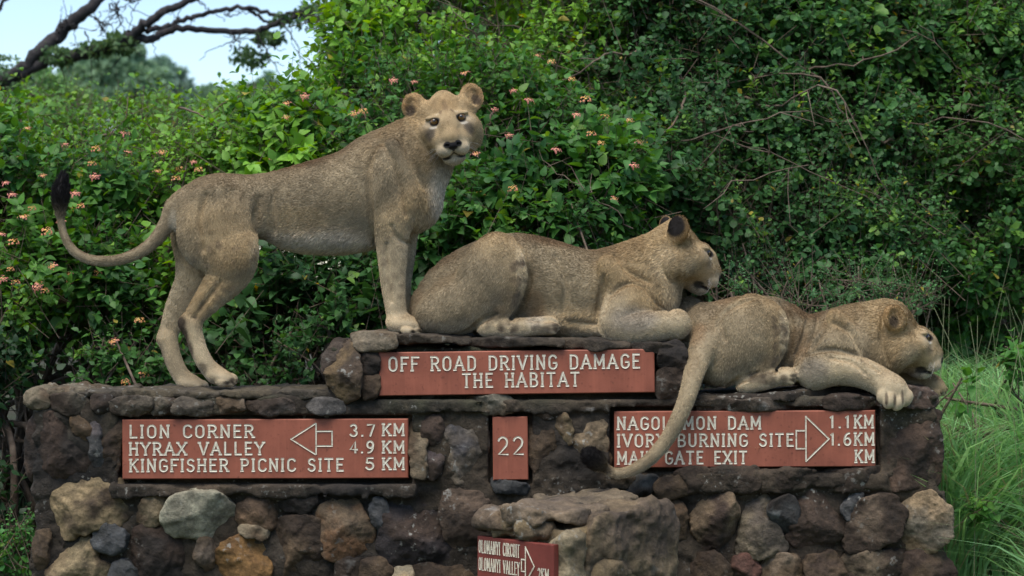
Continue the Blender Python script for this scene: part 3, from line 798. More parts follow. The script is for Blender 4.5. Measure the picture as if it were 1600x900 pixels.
class Lion:
    """Shapes are laid out in photo pixels (x right, z up = -py, w away from the camera); to_world() puts them on the wall at real size."""
    def __init__(s, Y0):
        s.Y0, s.S = Y0, scale_at(Y0)
        s.prims, s.spots, s.head = [], [], None
    def pt(s, px, py, w):
        f = 1 + w * s.S / (9 + s.Y0)
        return np.array([800 + (px - 800) * f, w, -(450 + (py - 450) * f)])
    def to_world(s, v):
        v = np.asarray(v, float)
        return np.stack([(v[:, 0] - 800) * s.S, s.Y0 + v[:, 1] * s.S, CAM_Z + (v[:, 2] + 450) * s.S], 1)
    def chain(s, pts, k=12, ws=1.0, hl=4.4, col=TAN, sub=3, op='add', flow=True, hd=None):
        q = np.array([(*(s.hp(p[:3]) if hd else s.pt(*p[:3])), p[3] * (s.head['s'] if hd else 1)) for p in pts])
        if len(q) > 2: q = catmull(q, sub)
        s.prims.append(dict(t='chain', p=q[:, :3], r=q[:, 3], k=k, ws=ws, hl=hl, col=np.array(col), op=op, flow=flow))
    def ell(s, c, r, rot=0.0, yaw=0.0, k=12, hl=4.4, col=TAN, op='add', flow=None, hd=None):
        """rot turns the ellipsoid in the picture plane (degrees, counter-clockwise), yaw about its upright axis"""
        if hd:
            H = s.head
            M = H['M'].copy()                       # columns F, L, U
            if rot or yaw:
                a, b = R(rot), R(yaw)
                Rl = np.array([[math.cos(b), -math.sin(b), 0], [math.sin(b), math.cos(b), 0], [0, 0, 1]]) @ np.array([[math.cos(a), 0, -math.sin(a)], [0, 1, 0], [math.sin(a), 0, math.cos(a)]])
                M = M @ Rl
            c, r = s.hp(c), np.array(r, float) * H['s']
        else:
            a, b = R(rot), R(yaw)
            M = np.array([[math.cos(b), -math.sin(b), 0], [math.sin(b), math.cos(b), 0], [0, 0, 1]]) @ np.array([[math.cos(a), 0, -math.sin(a)], [0, 1, 0], [math.sin(a), 0, math.cos(a)]])
            c, r = s.pt(*c), np.array((r[0], r[2], r[1]), float)
        s.prims.append(dict(t='ell', c=c, r=r, M=M, k=k, hl=hl, col=np.array(col), op=op, flow=None if flow is None else np.array(flow, float)))
    def set_head(s, c, F, U, scale=1.0):
        F = np.array(F, float); F /= np.linalg.norm(F)
        U = np.array(U, float); U -= F * (U @ F); U /= np.linalg.norm(U)
        L = np.cross(U, F)
        s.head = dict(c=s.pt(*c), M=np.stack([F, L, U], 1), s=scale)
    def hp(s, p):
        return s.head['c'] + s.head['M'] @ (np.array(p, float) * s.head['s'])
    def hl_(s, X):
        return (X - s.head['c']) @ s.head['M'] / s.head['s']
    # --- fields
    @staticmethod
    def seg(X, a, b, ra, rb):
        ba = (b - a).astype(np.float32); q = X - a.astype(np.float32)
        t = np.clip((q @ ba) / np.float32(ba @ ba + 1e-9), 0, 1)
        q = q - t[..., None] * ba
        return np.sqrt(np.einsum('...i,...i->...', q, q)) - (np.float32(ra) + np.float32(rb - ra) * t)
    def dist(s, pr, X):
        X = X.astype(np.float32)
        if pr['t'] == 'chain':
            sc = np.array([1, 1 / pr['ws'], 1], np.float32)
            best = None
            P_, r_ = pr['p'] * sc, pr['r']
            Xs = X * sc if pr['ws'] != 1 else X
            for i in range(len(P_) - 1):
                d = s.seg(Xs, P_[i], P_[i + 1], r_[i], r_[i + 1])
                best = d if best is None else np.minimum(best, d)
            return best
        q = (X - pr['c'].astype(np.float32)) @ pr['M'].astype(np.float32)
        r = pr['r'].astype(np.float32)
        q = q / r
        k0 = np.sqrt(np.einsum('...i,...i->...', q, q)); q = q / r; k1 = np.sqrt(np.einsum('...i,...i->...', q, q))
        return np.where(k1 > 1e-9, k0 * (k0 - 1) / np.maximum(k1, 1e-9), -r.min())
    def near_w(s, pts):
        """depth of the skin nearest the viewer's side at (px, py) points"""
        ws_ = np.arange(-135, 20, 1.5)
        out = []
        for px, py in pts:
            X = np.stack([s.pt(px, py, w) for w in ws_])
            f = s.field(X); i = np.nonzero(f < 0)[0]
            out.append(ws_[i[0]] if len(i) else None)
        return out
    def crease(s, pts, r=3.0, k=5.0, sink=0.6):
        """a fold of the skin along a path on the near side"""
        pts = [tuple(p) for p in catmull(np.array(pts, float), 3)]
        w = s.near_w(pts)
        r = r * 1.45; k = k * 1.15
        q = [(x, y, w_ + sink, r * math.sin(math.pi * (0.12 + 0.76 * i / (len(pts) - 1)))) for i, ((x, y), w_) in enumerate(zip(pts, w)) if w_ is not None]
        if len(q) > 1: s.chain(q, k=k, op='cut', sub=1)
    def project_spots(s):
        n = 0
        for i, (c, r, col, a, hd, hl, sharp, face) in enumerate(s.spots):
            if hd or c[1] > -5: continue
            w = s.near_w([(c[0], c[2] if c[2] > 0 else -c[2])])[0]
            if w is not None: s.spots[i] = (np.array((c[0], w, c[2])), np.array((r[0], max(r[1], r[0], 10.0), r[2])), col, a, hd, hl, sharp, face)
    def bounds(s, pr, pad):
        if pr['t'] == 'chain':
            rr = pr['r'][:, None] * np.array([1, max(1, pr['ws']), 1])
            return (pr['p'] - rr).min(0) - pad, (pr['p'] + rr).max(0) + pad
        e = np.sqrt(((pr['M'] * pr['r']) ** 2).sum(1))
        return pr['c'] - e - pad, pr['c'] + e + pad
    @staticmethod
    def combine(F, d, pr):
        k = pr['k']
        if pr['op'] == 'add':
            h = np.clip(0.5 + 0.5 * (F - d) / k, 0, 1)
            return F + (d - F) * h - k * h * (1 - h)
        h = np.clip(0.5 - 0.5 * (F + d) / k, 0, 1)          # cut
        return F + (-d - F) * h + k * h * (1 - h)
    def field(s, X):
        F = np.full(X.shape[:-1], 60.0, np.float32)
        for pr in s.prims:
            lo, hi = s.bounds(pr, pr['k'] + 8)
            m = ((X >= lo) & (X <= hi)).all(-1)
            if m.any(): F[m] = s.combine(F[m], s.dist(pr, X[m]), pr)
        return F
    def build_surface(s, step=2.7, fine=1.25):
        lo = np.min([s.bounds(p, 6)[0] for p in s.prims if p['op'] == 'add'], 0)
        hi = np.max([s.bounds(p, 6)[1] for p in s.prims if p['op'] == 'add'], 0)
        hc, hr = s.head['c'], 66 * s.head['s']
        def axis(a, b, c, r):
            g = [a]
            while g[-1] < b:
                d = abs(g[-1] + step / 2 - c)
                g.append(g[-1] + (fine if d < r else step))
            return np.array(g)
        ax = [axis(lo[k], hi[k], hc[k], hr) for k in range(3)]
        F = np.full([len(a) for a in ax], 60.0, np.float32)
        def slices(l, h):
            sl = []
            for k in range(3):
                i0, i1 = np.searchsorted(ax[k], l[k]), np.searchsorted(ax[k], h[k])
                sl.append(slice(max(0, i0 - 1), min(len(ax[k]), i1 + 1)))
            return tuple(sl)
        def pts(sl):
            G = np.empty([b.stop - b.start for b in sl] + [3], np.float32)
            G[..., 0] = ax[0][sl[0]][:, None, None]; G[..., 1] = ax[1][sl[1]][None, :, None]; G[..., 2] = ax[2][sl[2]][None, None, :]
            return G
        for pr in s.prims:
            pad = pr['k'] + 8
            l, h = s.bounds(pr, pad)
            sl = slices(l, h)
            if min(b.stop - b.start for b in sl) < 1: continue
            if pr['t'] == 'ell':
                d = s.dist(pr, pts(sl))
            else:
                d = np.full([b.stop - b.start for b in sl], 60.0, np.float32)
                sc = np.array([1, 1 / pr['ws'], 1], np.float32)
                for i in range(len(pr['p']) - 1):
                    a, b = pr['p'][i], pr['p'][i + 1]
                    rr = max(pr['r'][i], pr['r'][i + 1]) * np.array([1, max(1, pr['ws']), 1]) + pad
                    s2 = slices(np.minimum(a, b) - rr, np.maximum(a, b) + rr)
                    s2 = tuple(slice(max(u.start, w.start), min(u.stop, w.stop)) for u, w in zip(s2, sl))
                    if min(u.stop - u.start for u in s2) < 1: continue
                    s3 = tuple(slice(u.start - w.start, u.stop - w.start) for u, w in zip(s2, sl))
                    d[s3] = np.minimum(d[s3], s.seg(pts(s2) * sc, a * sc, b * sc, pr['r'][i], pr['r'][i + 1]))
            F[sl] = s.combine(F[sl], d, pr)
        V, Q = surface_nets(F, *ax)
        def sample(X):
            ix, fr = [], []
            for k in range(3):
                i = np.clip(np.searchsorted(ax[k], X[:, k]) - 1, 0, len(ax[k]) - 2)
                ix.append(i); fr.append(np.clip((X[:, k] - ax[k][i]) / (ax[k][i + 1] - ax[k][i]), 0, 1))
            o = 0
            for a in (0, 1):
                for b in (0, 1):
                    for c in (0, 1):
                        o = o + F[ix[0] + a, ix[1] + b, ix[2] + c] * (fr[0] if a else 1 - fr[0]) * (fr[1] if b else 1 - fr[1]) * (fr[2] if c else 1 - fr[2])
            return o
        def gradient(X):
            g = np.zeros_like(X)
            hd = np.abs(X - s.head['c']).max(1) < 66 * s.head['s']
            e = np.where(hd, 0.8, 1.8)
            for k in range(3):
                d = np.zeros_like(X); d[:, k] = e
                g[:, k] = (sample(X + d) - sample(X - d)) / (2 * e)
            return g
        g = gradient(V)
        st = (s.field(V) / np.maximum((g ** 2).sum(1), 0.2))[:, None] * g
        V = V - st * np.minimum(1, 1.0 / np.maximum(np.linalg.norm(st, axis=1)[:, None], 1e-6))
        return V, Q, gradient(V)
    def skin(s, V):
        """per-vertex colour, hair length and hair direction, blended from the shapes nearby"""
        n = len(V)
        C = np.zeros((n, 3)); H = np.zeros(n); D = np.zeros((n, 3)); W = np.zeros(n)
        for pr in s.prims:
            if pr['op'] != 'add': continue
            lo, hi = s.bounds(pr, 32)
            ok = np.nonzero(((V >= lo) & (V <= hi)).all(1))[0]
            if len(ok) == 0: continue
            Vs = V[ok]
            d = s.dist(pr, Vs)
            w = np.exp(-np.clip(d, -20, 200) / 5.0)
            C[ok] += w[:, None] * pr['col']; H[ok] += w * pr['hl']; W[ok] += w
            if pr['t'] == 'chain' and pr['flow']:
                best = np.full(len(ok), 1e9); dr = np.zeros((len(ok), 3))
                for i in range(len(pr['p']) - 1):
                    a, b = pr['p'][i], pr['p'][i + 1]; L = np.linalg.norm(b - a) + 1e-9
                    dd = s.seg(Vs, a, b, 0.0, 0.0)
                    m = dd < best
                    best[m] = dd[m]; dr[m] = (b - a) / L
                D[ok] += w[:, None] * dr
            elif pr['t'] == 'ell' and pr['flow'] is not None:
                D[ok] += w[:, None] * pr['flow'] / np.linalg.norm(pr['flow'])
        W = np.maximum(W, 1e-9)
        C /= W[:, None]; H /= W
        D += 1e-4 * np.array([-1, 0, -1])
        D /= np.linalg.norm(D, axis=1)[:, None] + 1e-9
        return C, H, D
    def spot(s, c, r, col, a=1.0, hd=False, both=False, hl=None, sharp=1.0, face=None):
        """a soft ellipsoid of colour on the coat; both = mirrored to the other side of the head"""
        for sg in ((1, -1) if both else (1,)):
            cc = (c[0], c[1] * sg, c[2])
            rr = r if np.ndim(r) else (r, r, r)
            if not hd: rr = (rr[0], rr[2], rr[1])
            if not hd: cc = (c[0], c[2], c[1])
            s.spots.append((np.array(cc, float), np.array(rr, float), np.array(col), a, hd, hl, sharp, None if face is None else np.array((face[0], face[1] * sg, face[2]), float)))
    def paint(s, V, C, H, N):
        hv = s.hl_(V) if s.head else None
        for c, r, col, a, hd, hl, sharp, face in s.spots:
            q = (hv - c) if hd else (V - s.pt(c[0], c[2], c[1]))
            d = np.sqrt(((q / r) ** 2).sum(1))
            m = a * smooth01((1 - d) * (1.8 if sharp == 1 else sharp) + (0.0 if sharp <= 1 else 0.5))
            if face is not None: m = m * smooth01((N @ (s.head['M'] @ face if hd else face) + 0.1) * 3)
            C += (col - C) * m[:, None]
            if hl is not None: H += (hl - H) * m
        return C, H

def lion_head(L, ear_back=None, lips=0.9, grey=0.30):
    """the head in its own units: f to the nose, l to the lion's left, u up; eye height is u = 0"""
    hd = True
    M = L.head['M']
    back = M @ np.array([-1.0, 0, 0.15]); down = M @ np.array([-0.55, 0, -0.8])
    L.ell((-14, 0, 5), (36, 38, 36), k=10, hl=3.2, flow=back, hd=hd)
    L.ell((0, 0, 7), (28, 30, 19), k=8, hl=2.8, flow=back, hd=hd)
    L.chain([(29, 0, 3, 10), (-16, 0, 32, 15)], k=8, hl=3.0, hd=hd)
    for sg in (1, -1):
        side = M @ np.array([-0.75, 0.45 * sg, -0.5])
        L.ell((15, 27 * sg, -13), (27, 19, 18), k=12, hl=3.0, flow=side, hd=hd)          # cheek bone
        L.ell((-7, 28 * sg, -22), (28, 23, 27), k=12, hl=8, flow=side, col=TAN * 1.15, hd=hd)         # jowl and ruff
        L.ell((31.5, 19 * sg, 7), (11, 14, 4.5), k=7, hl=2.0, flow=back, hd=hd)              # brow
    L.ell((38, 0, -8), (21, 18, 17), k=7, hl=1.8, flow=back, hd=hd)
    L.chain([(35, 0, 1, 14), (48, 0, -13, 15), (58, 0, -27, 14.5)], k=9, hl=2.4, hd=hd, flow=False)    # bridge of the nose
    for sg in (1, -1): L.chain([(29, 18 * sg, -12, 13), (44, 13.5 * sg, -29, 13)], k=10, hl=2.6, hd=hd, flow=False)
    L.ell((42, 0, -34), (24.5, 23, 18.5), k=9, hl=2.6, flow=back, hd=hd)                     # muzzle
    for sg in (1, -1):
        L.ell((52.5, 11.5 * sg, -43.5), (15, 13.5, 12), k=4.5, hl=2.6, flow=M @ np.array([-1.0, 0.5 * sg, -0.3]), col=PALE, hd=hd)      # whisker pads
    L.ell((39, 0, -57), (15.5, 17, 8.5), k=7, hl=5.5, flow=down, col=CREAM, hd=hd)         # chin
    L.ell((28, 23 * 0, -30), (26, 34, 20), k=12, hl=3, flow=back, hd=hd)
    L.chain([(-4, 0, -36, 20), (22, 0, -45, 15), (41, 0, -55, 10)], k=10, hl=4.5, hd=hd, flow=False)
    L.ell((65.0, 0, -36.0), (8.5, 14.0, 6.0), rot=-42, k=2.5, hl=0.0, col=BLACK, hd=hd)        # nose leather
    L.ell((63.5, 0, -43.5), (4, 4.6, 5), k=2, hl=0.0, col=BLACK, hd=hd)
    # eye sockets, lids, nostrils, parting of the lip and the mouth
    for sg in (1, -1):
        L.chain([(44.5, 14 * sg, -3.4, 3.4), (45.5, 20.5 * sg, 0.2, 5.2), (44.5, 24 * sg, 1.8, 3.6)], k=2.0, op='cut', hd=hd)
        L.chain([(41.5, 12 * sg, 1.2, 2.6), (39.0, 19.5 * sg, 6.6, 2.8), (33, 26 * sg, 6.0, 2.2)], k=2.2, hl=1.2, flow=False, hd=hd)
        L.chain([(42.5, 12 * sg, -6.8, 2.4), (40, 21 * sg, -6.9, 2.8), (33.5, 30 * sg, -2.6, 2.2)], k=2.2, hl=1.2, col=CREAM, flow=False, hd=hd)
        L.ell((69.0, 8 * sg, -38.0), (3.5, 3.4, 1.9), k=1.2, op='cut', hd=hd)
        L.chain([(58, 0.6 * sg, -53, 1.5), (55, 9 * sg, -56.0, 1.5), (46, 17 * sg, -56.5, 1.6), (34, 21.5 * sg, -54, 1.8)], k=1.8, op='cut', hd=hd)
    L.chain([(69, 0, -44, 1.0), (65, 0, -53, 1.6)], k=1.5, op='cut', hd=hd)
    # ears: cupped, broad at the root
    for sg in (1, -1):
        eb = ear_back[0 if sg == 1 else 1] if ear_back else 25
        yw = sg * eb
        cb = np.array((math.cos(R(yw)), math.sin(R(yw))))
        e0 = np.array((-20.0, 45.0 * sg, 31.0))
        def E(d, l=0, u=0): return (e0[0] + cb[0] * d, e0[1] + cb[1] * d + l * sg, e0[2] + u)
        L.ell(E(0), (5.8, 19, 20), rot=10, yaw=yw, k=6, hl=4.0, col=TAN * np.array((1.0, 0.88, 0.76)), flow=M @ np.array([-0.4, 0.5 * sg, 0.7]), hd=hd)
        L.ell((-14, 34 * sg, 18), (16, 14, 16), k=12, hl=4.0, flow=back, hd=hd)
        L.ell(E(11, 1, 1), (11.5, 16, 17), rot=10, yaw=yw, k=3, op='cut', hd=hd)
        L.ell(E(2.0, -7, -5), (6.0, 8, 13), rot=10, yaw=yw, k=7, hl=7.0, col=TAN * 1.2, flow=M @ np.array([0.1, 0.9 * sg, 0.35]), hd=hd)
        L.spot(E(-6, -5, 2), 19, BLACK, 0.98, hd=True, hl=2.2, sharp=2.2, face=(-cb[0], -cb[1], 0.0))
        L.spot(E(2, 4, -7), (9, 9, 10), DARK * 0.8, 0.92, hd=True, sharp=1.5, face=(cb[0], cb[1], 0.0))
        L.spot(E(1, 5, 8), (8, 9, 9), TAN * 0.75, 0.6, hd=True, face=(cb[0], cb[1], 0.0))
    # face markings
    S = L.spot
    S((54, 6, -40), (22, 26, 20), PALE, 0.5, hd=True, both=True)
    S((20, 0, 32), (36, 38, 26), TAN * np.array((0.74, 0.68, 0.60)), 0.62, hd=True)
    S((6, 38, -24), (28, 20, 24), PALE * 1.02, 0.65, hd=True, both=True)
    S((38, 0, -8), (20, 13, 26), TAN * np.array((0.86, 0.78, 0.66)), 0.5, hd=True)
    S((64, 0, -37.4), (11, 14.0, 5.0), BLACK, 1.0, hd=True, hl=0.0, sharp=4.0)
    S((52, 0, -62), (14, 15, 7), CREAM * 1.15, 0.9, hd=True)
    S((69, 8, -37.0), (8, 6.0, 5.2), BLACK, 1.0, hd=True, both=True, hl=0.0, sharp=3.0)
    S((64, 0, -41.5), (11, 8.0, 4.6), BLACK, 1.0, hd=True, hl=0.0, sharp=4.0)
    S((64, 0, -48), (7, 2.3, 9), BLACK, 0.95, hd=True, hl=0.0, sharp=2.0)
    S((57, 0, -22), (16, 14, 12), PALE * 0.9, 0.55, hd=True)
    S((40, 26, -18), (16, 15, 16), (0.115, 0.090, 0.066), grey, hd=True, both=True)          # grey under the eye
    S((41.5, 21.5, -7.8), (9, 7.5, 2.6), CREAM * 1.1, 0.8, hd=True, both=True, sharp=1.8)      # white lower lid
    S((46.5, 12, -4.5), (7, 3.6, 6), BLACK, 0.9, hd=True, both=True, sharp=1.6)              # inner corner
    S((44.5, 20.0, 0.2), (10, 10.2, 7.0), BLACK, 0.97, hd=True, both=True, hl=0.3, sharp=2.5)  # rim
    S((38, 15, 13), (9, 5, 7), PALE, 0.6, hd=True, both=True)
    S((30, 0, 27), (24, 6.5, 30), RUST * 0.8, 0.55, hd=True)                               # stripe on the forehead
    S((38, 9, 17), (14, 4.2, 11), RUST * 0.8, 0.75, hd=True, both=True)
    S((20, 14, 34), (20, 8, 12), TAN * 0.7, 0.5, hd=True, both=True)
    S((44, 7, -4), (12, 6, 14), RUST * 1.5, 0.45, hd=True, both=True)
    S((54, 12, -46), (20, 20, 14), CREAM, 0.8, hd=True, both=True, sharp=0.99)
    for q_ in range(4): S((45 + 3.2 * q_, 12.6 + 0.3 * q_, -7 - 5.5 * q_), (7, 3.2, 6), DARK * 1.1, 0.5, hd=True, both=True)
    S((44, 0, -62), (18, 17, 9), CREAM, 0.9, hd=True)
    for q_ in catmull([(60, 0.6, -53), (56.5, 9, -56.5), (48, 17.0, -56.5), (39, 20.5, -55.5)], 6):
        S(tuple(q_), 3.2, BLACK, 0.95, hd=True, both=True, hl=0.2, sharp=2.2)
    S((35, 21, -53), (10, 9, 6.5), BLACK, lips, hd=True, both=True, sharp=1.7)
    for i, (f_, l_, u_) in enumerate([(56, 17, -37), (51, 21, -38), (46, 23, -39), (57, 18, -41.5), (52, 22.5, -42.5), (47, 25, -43.5), (55, 20, -46), (49, 24, -47)]):
        S((f_, l_, u_), 1.9, DARK, 0.75, hd=True, both=True)

def paw(L, toes, r=9.0, col=PALE, k=2.0, fl=(0.8, 0, -0.5)):
    """toes: (px, py, w) of each toe's middle; a dark claw slit at each tip"""
    for px, py, w in toes:
        L.ell((px, py, w), (r * 1.25, r * 0.85, r * 0.92), rot=-18, k=k * 0.7, hl=1.2, col=col, flow=fl)
        L.chain([(px + r * 0.7, py + r * 0.1, w - r * 0.55, 1.3), (px + r * 1.25, py + r * 0.5, w - r * 0.3, 1.4)], k=1.6, op='cut')
        L.spot((px + r * 1.05, py + r * 0.3, w - r * 0.45), (3.4, 3.0, 5), DARK * 0.7, 0.8)
    for (a, b, c), (d, e, f) in zip(toes[:-1], toes[1:]):
        L.spot(((a + d) / 2 + 2, (b + e) / 2 + 1, (c + f) / 2 - 5), (9, 4, 7), DARK * 0.6, 0.85)  # shade in the gaps between the toes, painted dark

# ---------- the standing young lion
def lion_standing():
    L = Lion(0.29)
    bk = (-0.9, 0, -0.35)
    # trunk
    L.chain([(640, 258, 0, 64), (600, 287, 0, 74), (545, 310, 0, 73), (480, 322, 0, 66), (420, 322, 0, 51), (350, 326, 0, 48), (305, 335, 0, 42)], k=16, ws=0.80, hl=4.4, col=GREY)
    L.ell((345, 330, 0), (66, 56, 56), rot=-8, k=16, col=GREY, flow=bk)               # croup
    L.ell((510, 370, 0), (86, 25, 44), rot=-2, k=20, hl=8.0, col=CREAM * 0.9, flow=(-0.7, 0, -0.7))     # belly
    L.ell((578, 247, 0), (44, 32, 32), rot=36, k=16, col=GREY, flow=bk)               # withers
    # neck, throat, chest
    L.chain([(682, 206, 4, 39), (644, 234, 2, 47), (612, 268, 0, 60)], k=18, ws=0.92, hl=6.5, col=TAN)
    L.chain([(680, 230, 2, 33), (660, 272, 0, 33), (650, 314, 0, 36)], k=16, hl=10.0, col=PALE * 0.95)
    L.ell((640, 315, -4), (46, 48, 46), k=16, hl=8, col=TAN, flow=(-0.15, 0, -1))
    # shoulders and forelegs
    L.ell((610, 292, -44), (34, 62, 20), rot=-14, k=14, col=GREY, flow=(-0.35, 0, -0.9))
    L.ell((628, 292, 44), (34, 62, 20), rot=-14, k=14, col=GREY, flow=(-0.35, 0, -0.9))
    L.ell((612, 340, -36), (30, 40, 26), rot=0, k=10, col=TAN, flow=(0, 0, -1))
    L.chain([(612, 345, -34, 28), (613, 390, -34, 23.5), (614, 440, -33, 18.5), (618, 480, -32, 15.5), (624, 505, -33, 16)], k=9, ws=0.9, hl=3.3, col=PALE * 0.92)
    L.chain([(630, 345, 34, 26), (631, 395, 34, 18), (629, 440, 33, 13.5), (628, 480, 33, 12.5), (632, 505, 33, 13)], k=9, ws=0.95, hl=3.3, col=PALE * 0.85)
    L.ell((633, 507, -34), (29, 15, 23), rot=-8, k=8, hl=2.5, col=PALE, flow=(0.8, 0, -0.4))
    paw(L, [(637, 517, -54), (649, 517, -46), (659, 513, -34), (663, 507, -20)], r=9.0)
    L.ell((642, 509, 33), (26, 13, 20), rot=-8, k=8, hl=2.5, col=PALE * 0.85, flow=(0.8, 0, -0.4))
    paw(L, [(652, 513, 24), (656, 511, 36), (654, 509, 46)], r=9, col=PALE * 0.85)
    # near hind leg
    L.ell((338, 362, -34), (60, 64, 26), rot=-20, k=14, col=GREY, flow=(-0.2, 0, -1))
    L.chain([(342, 350, -32, 52), (358, 395, -36, 45), (358, 425, -36, 34), (334, 458, -36, 24), (307, 490, -36, 16.5), (298, 507, -35, 14.5)], k=9, ws=0.62, hl=3.8, col=TAN)
    L.ell((288, 502, -35), (11, 8.5, 8), rot=55, k=7, hl=3, col=TAN, flow=(0.3, 0, -1))
    L.chain([(299, 508, -35, 14.5), (308, 540, -35, 12.8), (321, 568, -35, 12.8), (336, 584, -35, 13.5)], k=8, ws=0.9, hl=3, col=PALE)
    L.ell((344, 589, -36), (24, 13, 18), rot=-22, k=6, hl=2.4, col=PALE, flow=(0.8, 0, -0.5))
    paw(L, [(346, 597, -48), (356, 597, -41), (361, 594, -31), (361, 590, -22)], r=8.5)
    # far hind leg
    L.ell((318, 360, 34), (50, 62, 24), rot=-10, k=14, col=TAN, flow=(-0.2, 0, -1))
    L.chain([(314, 350, 30, 44), (316, 400, 34, 42), (306, 440, 34, 33), (282, 480, 34, 23), (265, 515, 34, 15), (261, 528, 34, 13.5)], k=9, ws=0.62, hl=3.8, col=PALE * 0.9)
    L.ell((258, 524, 34), (12, 9, 8), rot=60, k=7, hl=3, col=TAN, flow=(0.3, 0, -1))
    L.chain([(262, 530, 34, 14.5), (270, 560, 34, 13.2), (282, 585, 34, 13.2), (296, 597, 34, 13)], k=8, ws=0.9, hl=3, col=PALE * 0.95)
    L.ell((300, 600, 34), (24, 12, 18), rot=-12, k=6, hl=2.4, col=PALE * 0.9, flow=(0.8, 0, -0.5))
    paw(L, [(308, 604, 24), (315, 603, 32), (316, 601, 42)], r=8.5, col=PALE * 0.9)
    # tail and its black tuft
    L.chain([(300, 314, 0, 22), (275, 324, -2, 16.5), (263, 346, -4, 13), (247, 370, -6, 10.5), (222, 392, -8, 8.8), (190, 405, -10, 8.0), (158, 408, -12, 7.6), (130, 402, -14, 7.0), (110, 386, -14, 6.2), (99, 364, -14, 5.5), (94, 335, -14, 5.0)], k=8, hl=3.3, col=GREY)
    L.chain([(94, 332, -14, 7), (94, 312, -14, 11.5), (96, 292, -14, 10.5), (99, 276, -14, 5.5)], k=6, hl=9, col=BLACK)
    # shoulder blade, ribs, hip bone
    L.ell((600, 268, -52), (17, 52, 14), rot=-16, k=12, col=GREY, flow=(-0.35, 0, -0.9))
    L.ell((634, 318, -46), (18, 34, 16), rot=-24, k=12, col=TAN, flow=(-0.2, 0, -1))
    L.ell((334, 302, -34), (30, 16, 20), rot=12, k=14, col=GREY, flow=bk)
    L.ell((372, 398, -50), (26, 34, 16), rot=-30, k=12, col=TAN, flow=(-0.1, 0, -1))
    L.crease([(612, 352), (622, 372), (640, 380)], 2.2, 6)
    L.crease([(604, 380), (606, 420), (612, 470)], 1.6, 7)
    L.crease([(345, 440), (322, 470), (304, 496)], 2.4, 7)
    # folds of the coat
    L.crease([(590, 226), (580, 255), (577, 300), (581, 345), (586, 378)], 3.6, 6)
    L.crease([(598, 222), (614, 250), (624, 290), (634, 335)], 2.8, 7)
    L.crease([(634, 196), (634, 220), (644, 252), (662, 292)], 2.6, 10)
    L.crease([(404, 310), (399, 345), (406, 388)], 4.5, 9)
    L.crease([(322, 305), (312, 340), (318, 390)], 2.5, 9)
    L.crease([(430, 300), (424, 330), (430, 360)], 2.0, 8)
    # head: faces the camera, turned a little to the right, nose down, tilted
    L.set_head((698, 189, -16), (0.07, -0.985, -0.05), (-0.165, -0.06, 0.98), 1.02)
    lion_head(L, (22, 22), 0.15, 0.85)
    S = L.spot
    S((470, 256, 0), (150, 22, 40), RUST, 0.9)
    S((540, 236, 0), (60, 22, 40), RUST, 0.55)
    S((350, 282, 0), (80, 20, 30), RUST * 1.1, 0.45)
    S((480, 392, -14), (100, 20, 60), CREAM * 1.05, 0.9)
    S((688, 300, -20), (26, 60, 50), CREAM, 0.75); S((470, 345, -50), (60, 30, 30), TAN, 0.4)
    S((281, 504, -40), (17, 16, 16), DARK * 0.45, 0.95); S((288, 522, -40), (13, 20, 16), DARK * 0.5, 0.95); S((296, 545, -34), (12, 24, 16), DARK * 0.6, 0.9); S((316, 576, -34), (12, 14, 16), DARK * 0.8, 0.6)
    S((255, 545, 34), (12, 46, 14), DARK, 0.5)
    S((402, 400, -40), (18, 50, 30), PALE, 0.5)
    S((272, 350, -10), (12, 30, 26), CREAM, 0.5); S((274, 372, 4), (10, 26, 20), DARK, 0.5)
    S((660, 240, -60), (22, 44, 26), TAN * 0.82, 0.5)
    for k in range(46):
        S((295 + 105 * rng.random(), 375 + 125 * rng.random(), -62 + 30 * rng.random()), 4 + 5 * rng.random(), DARK * 1.5, 0.32)
    for k in range(26):
        S((595 + 50 * rng.random(), 330 + 140 * rng.random(), -62 + 20 * rng.random()), 4 + 5 * rng.random(), DARK * 1.6, 0.28)
    return L

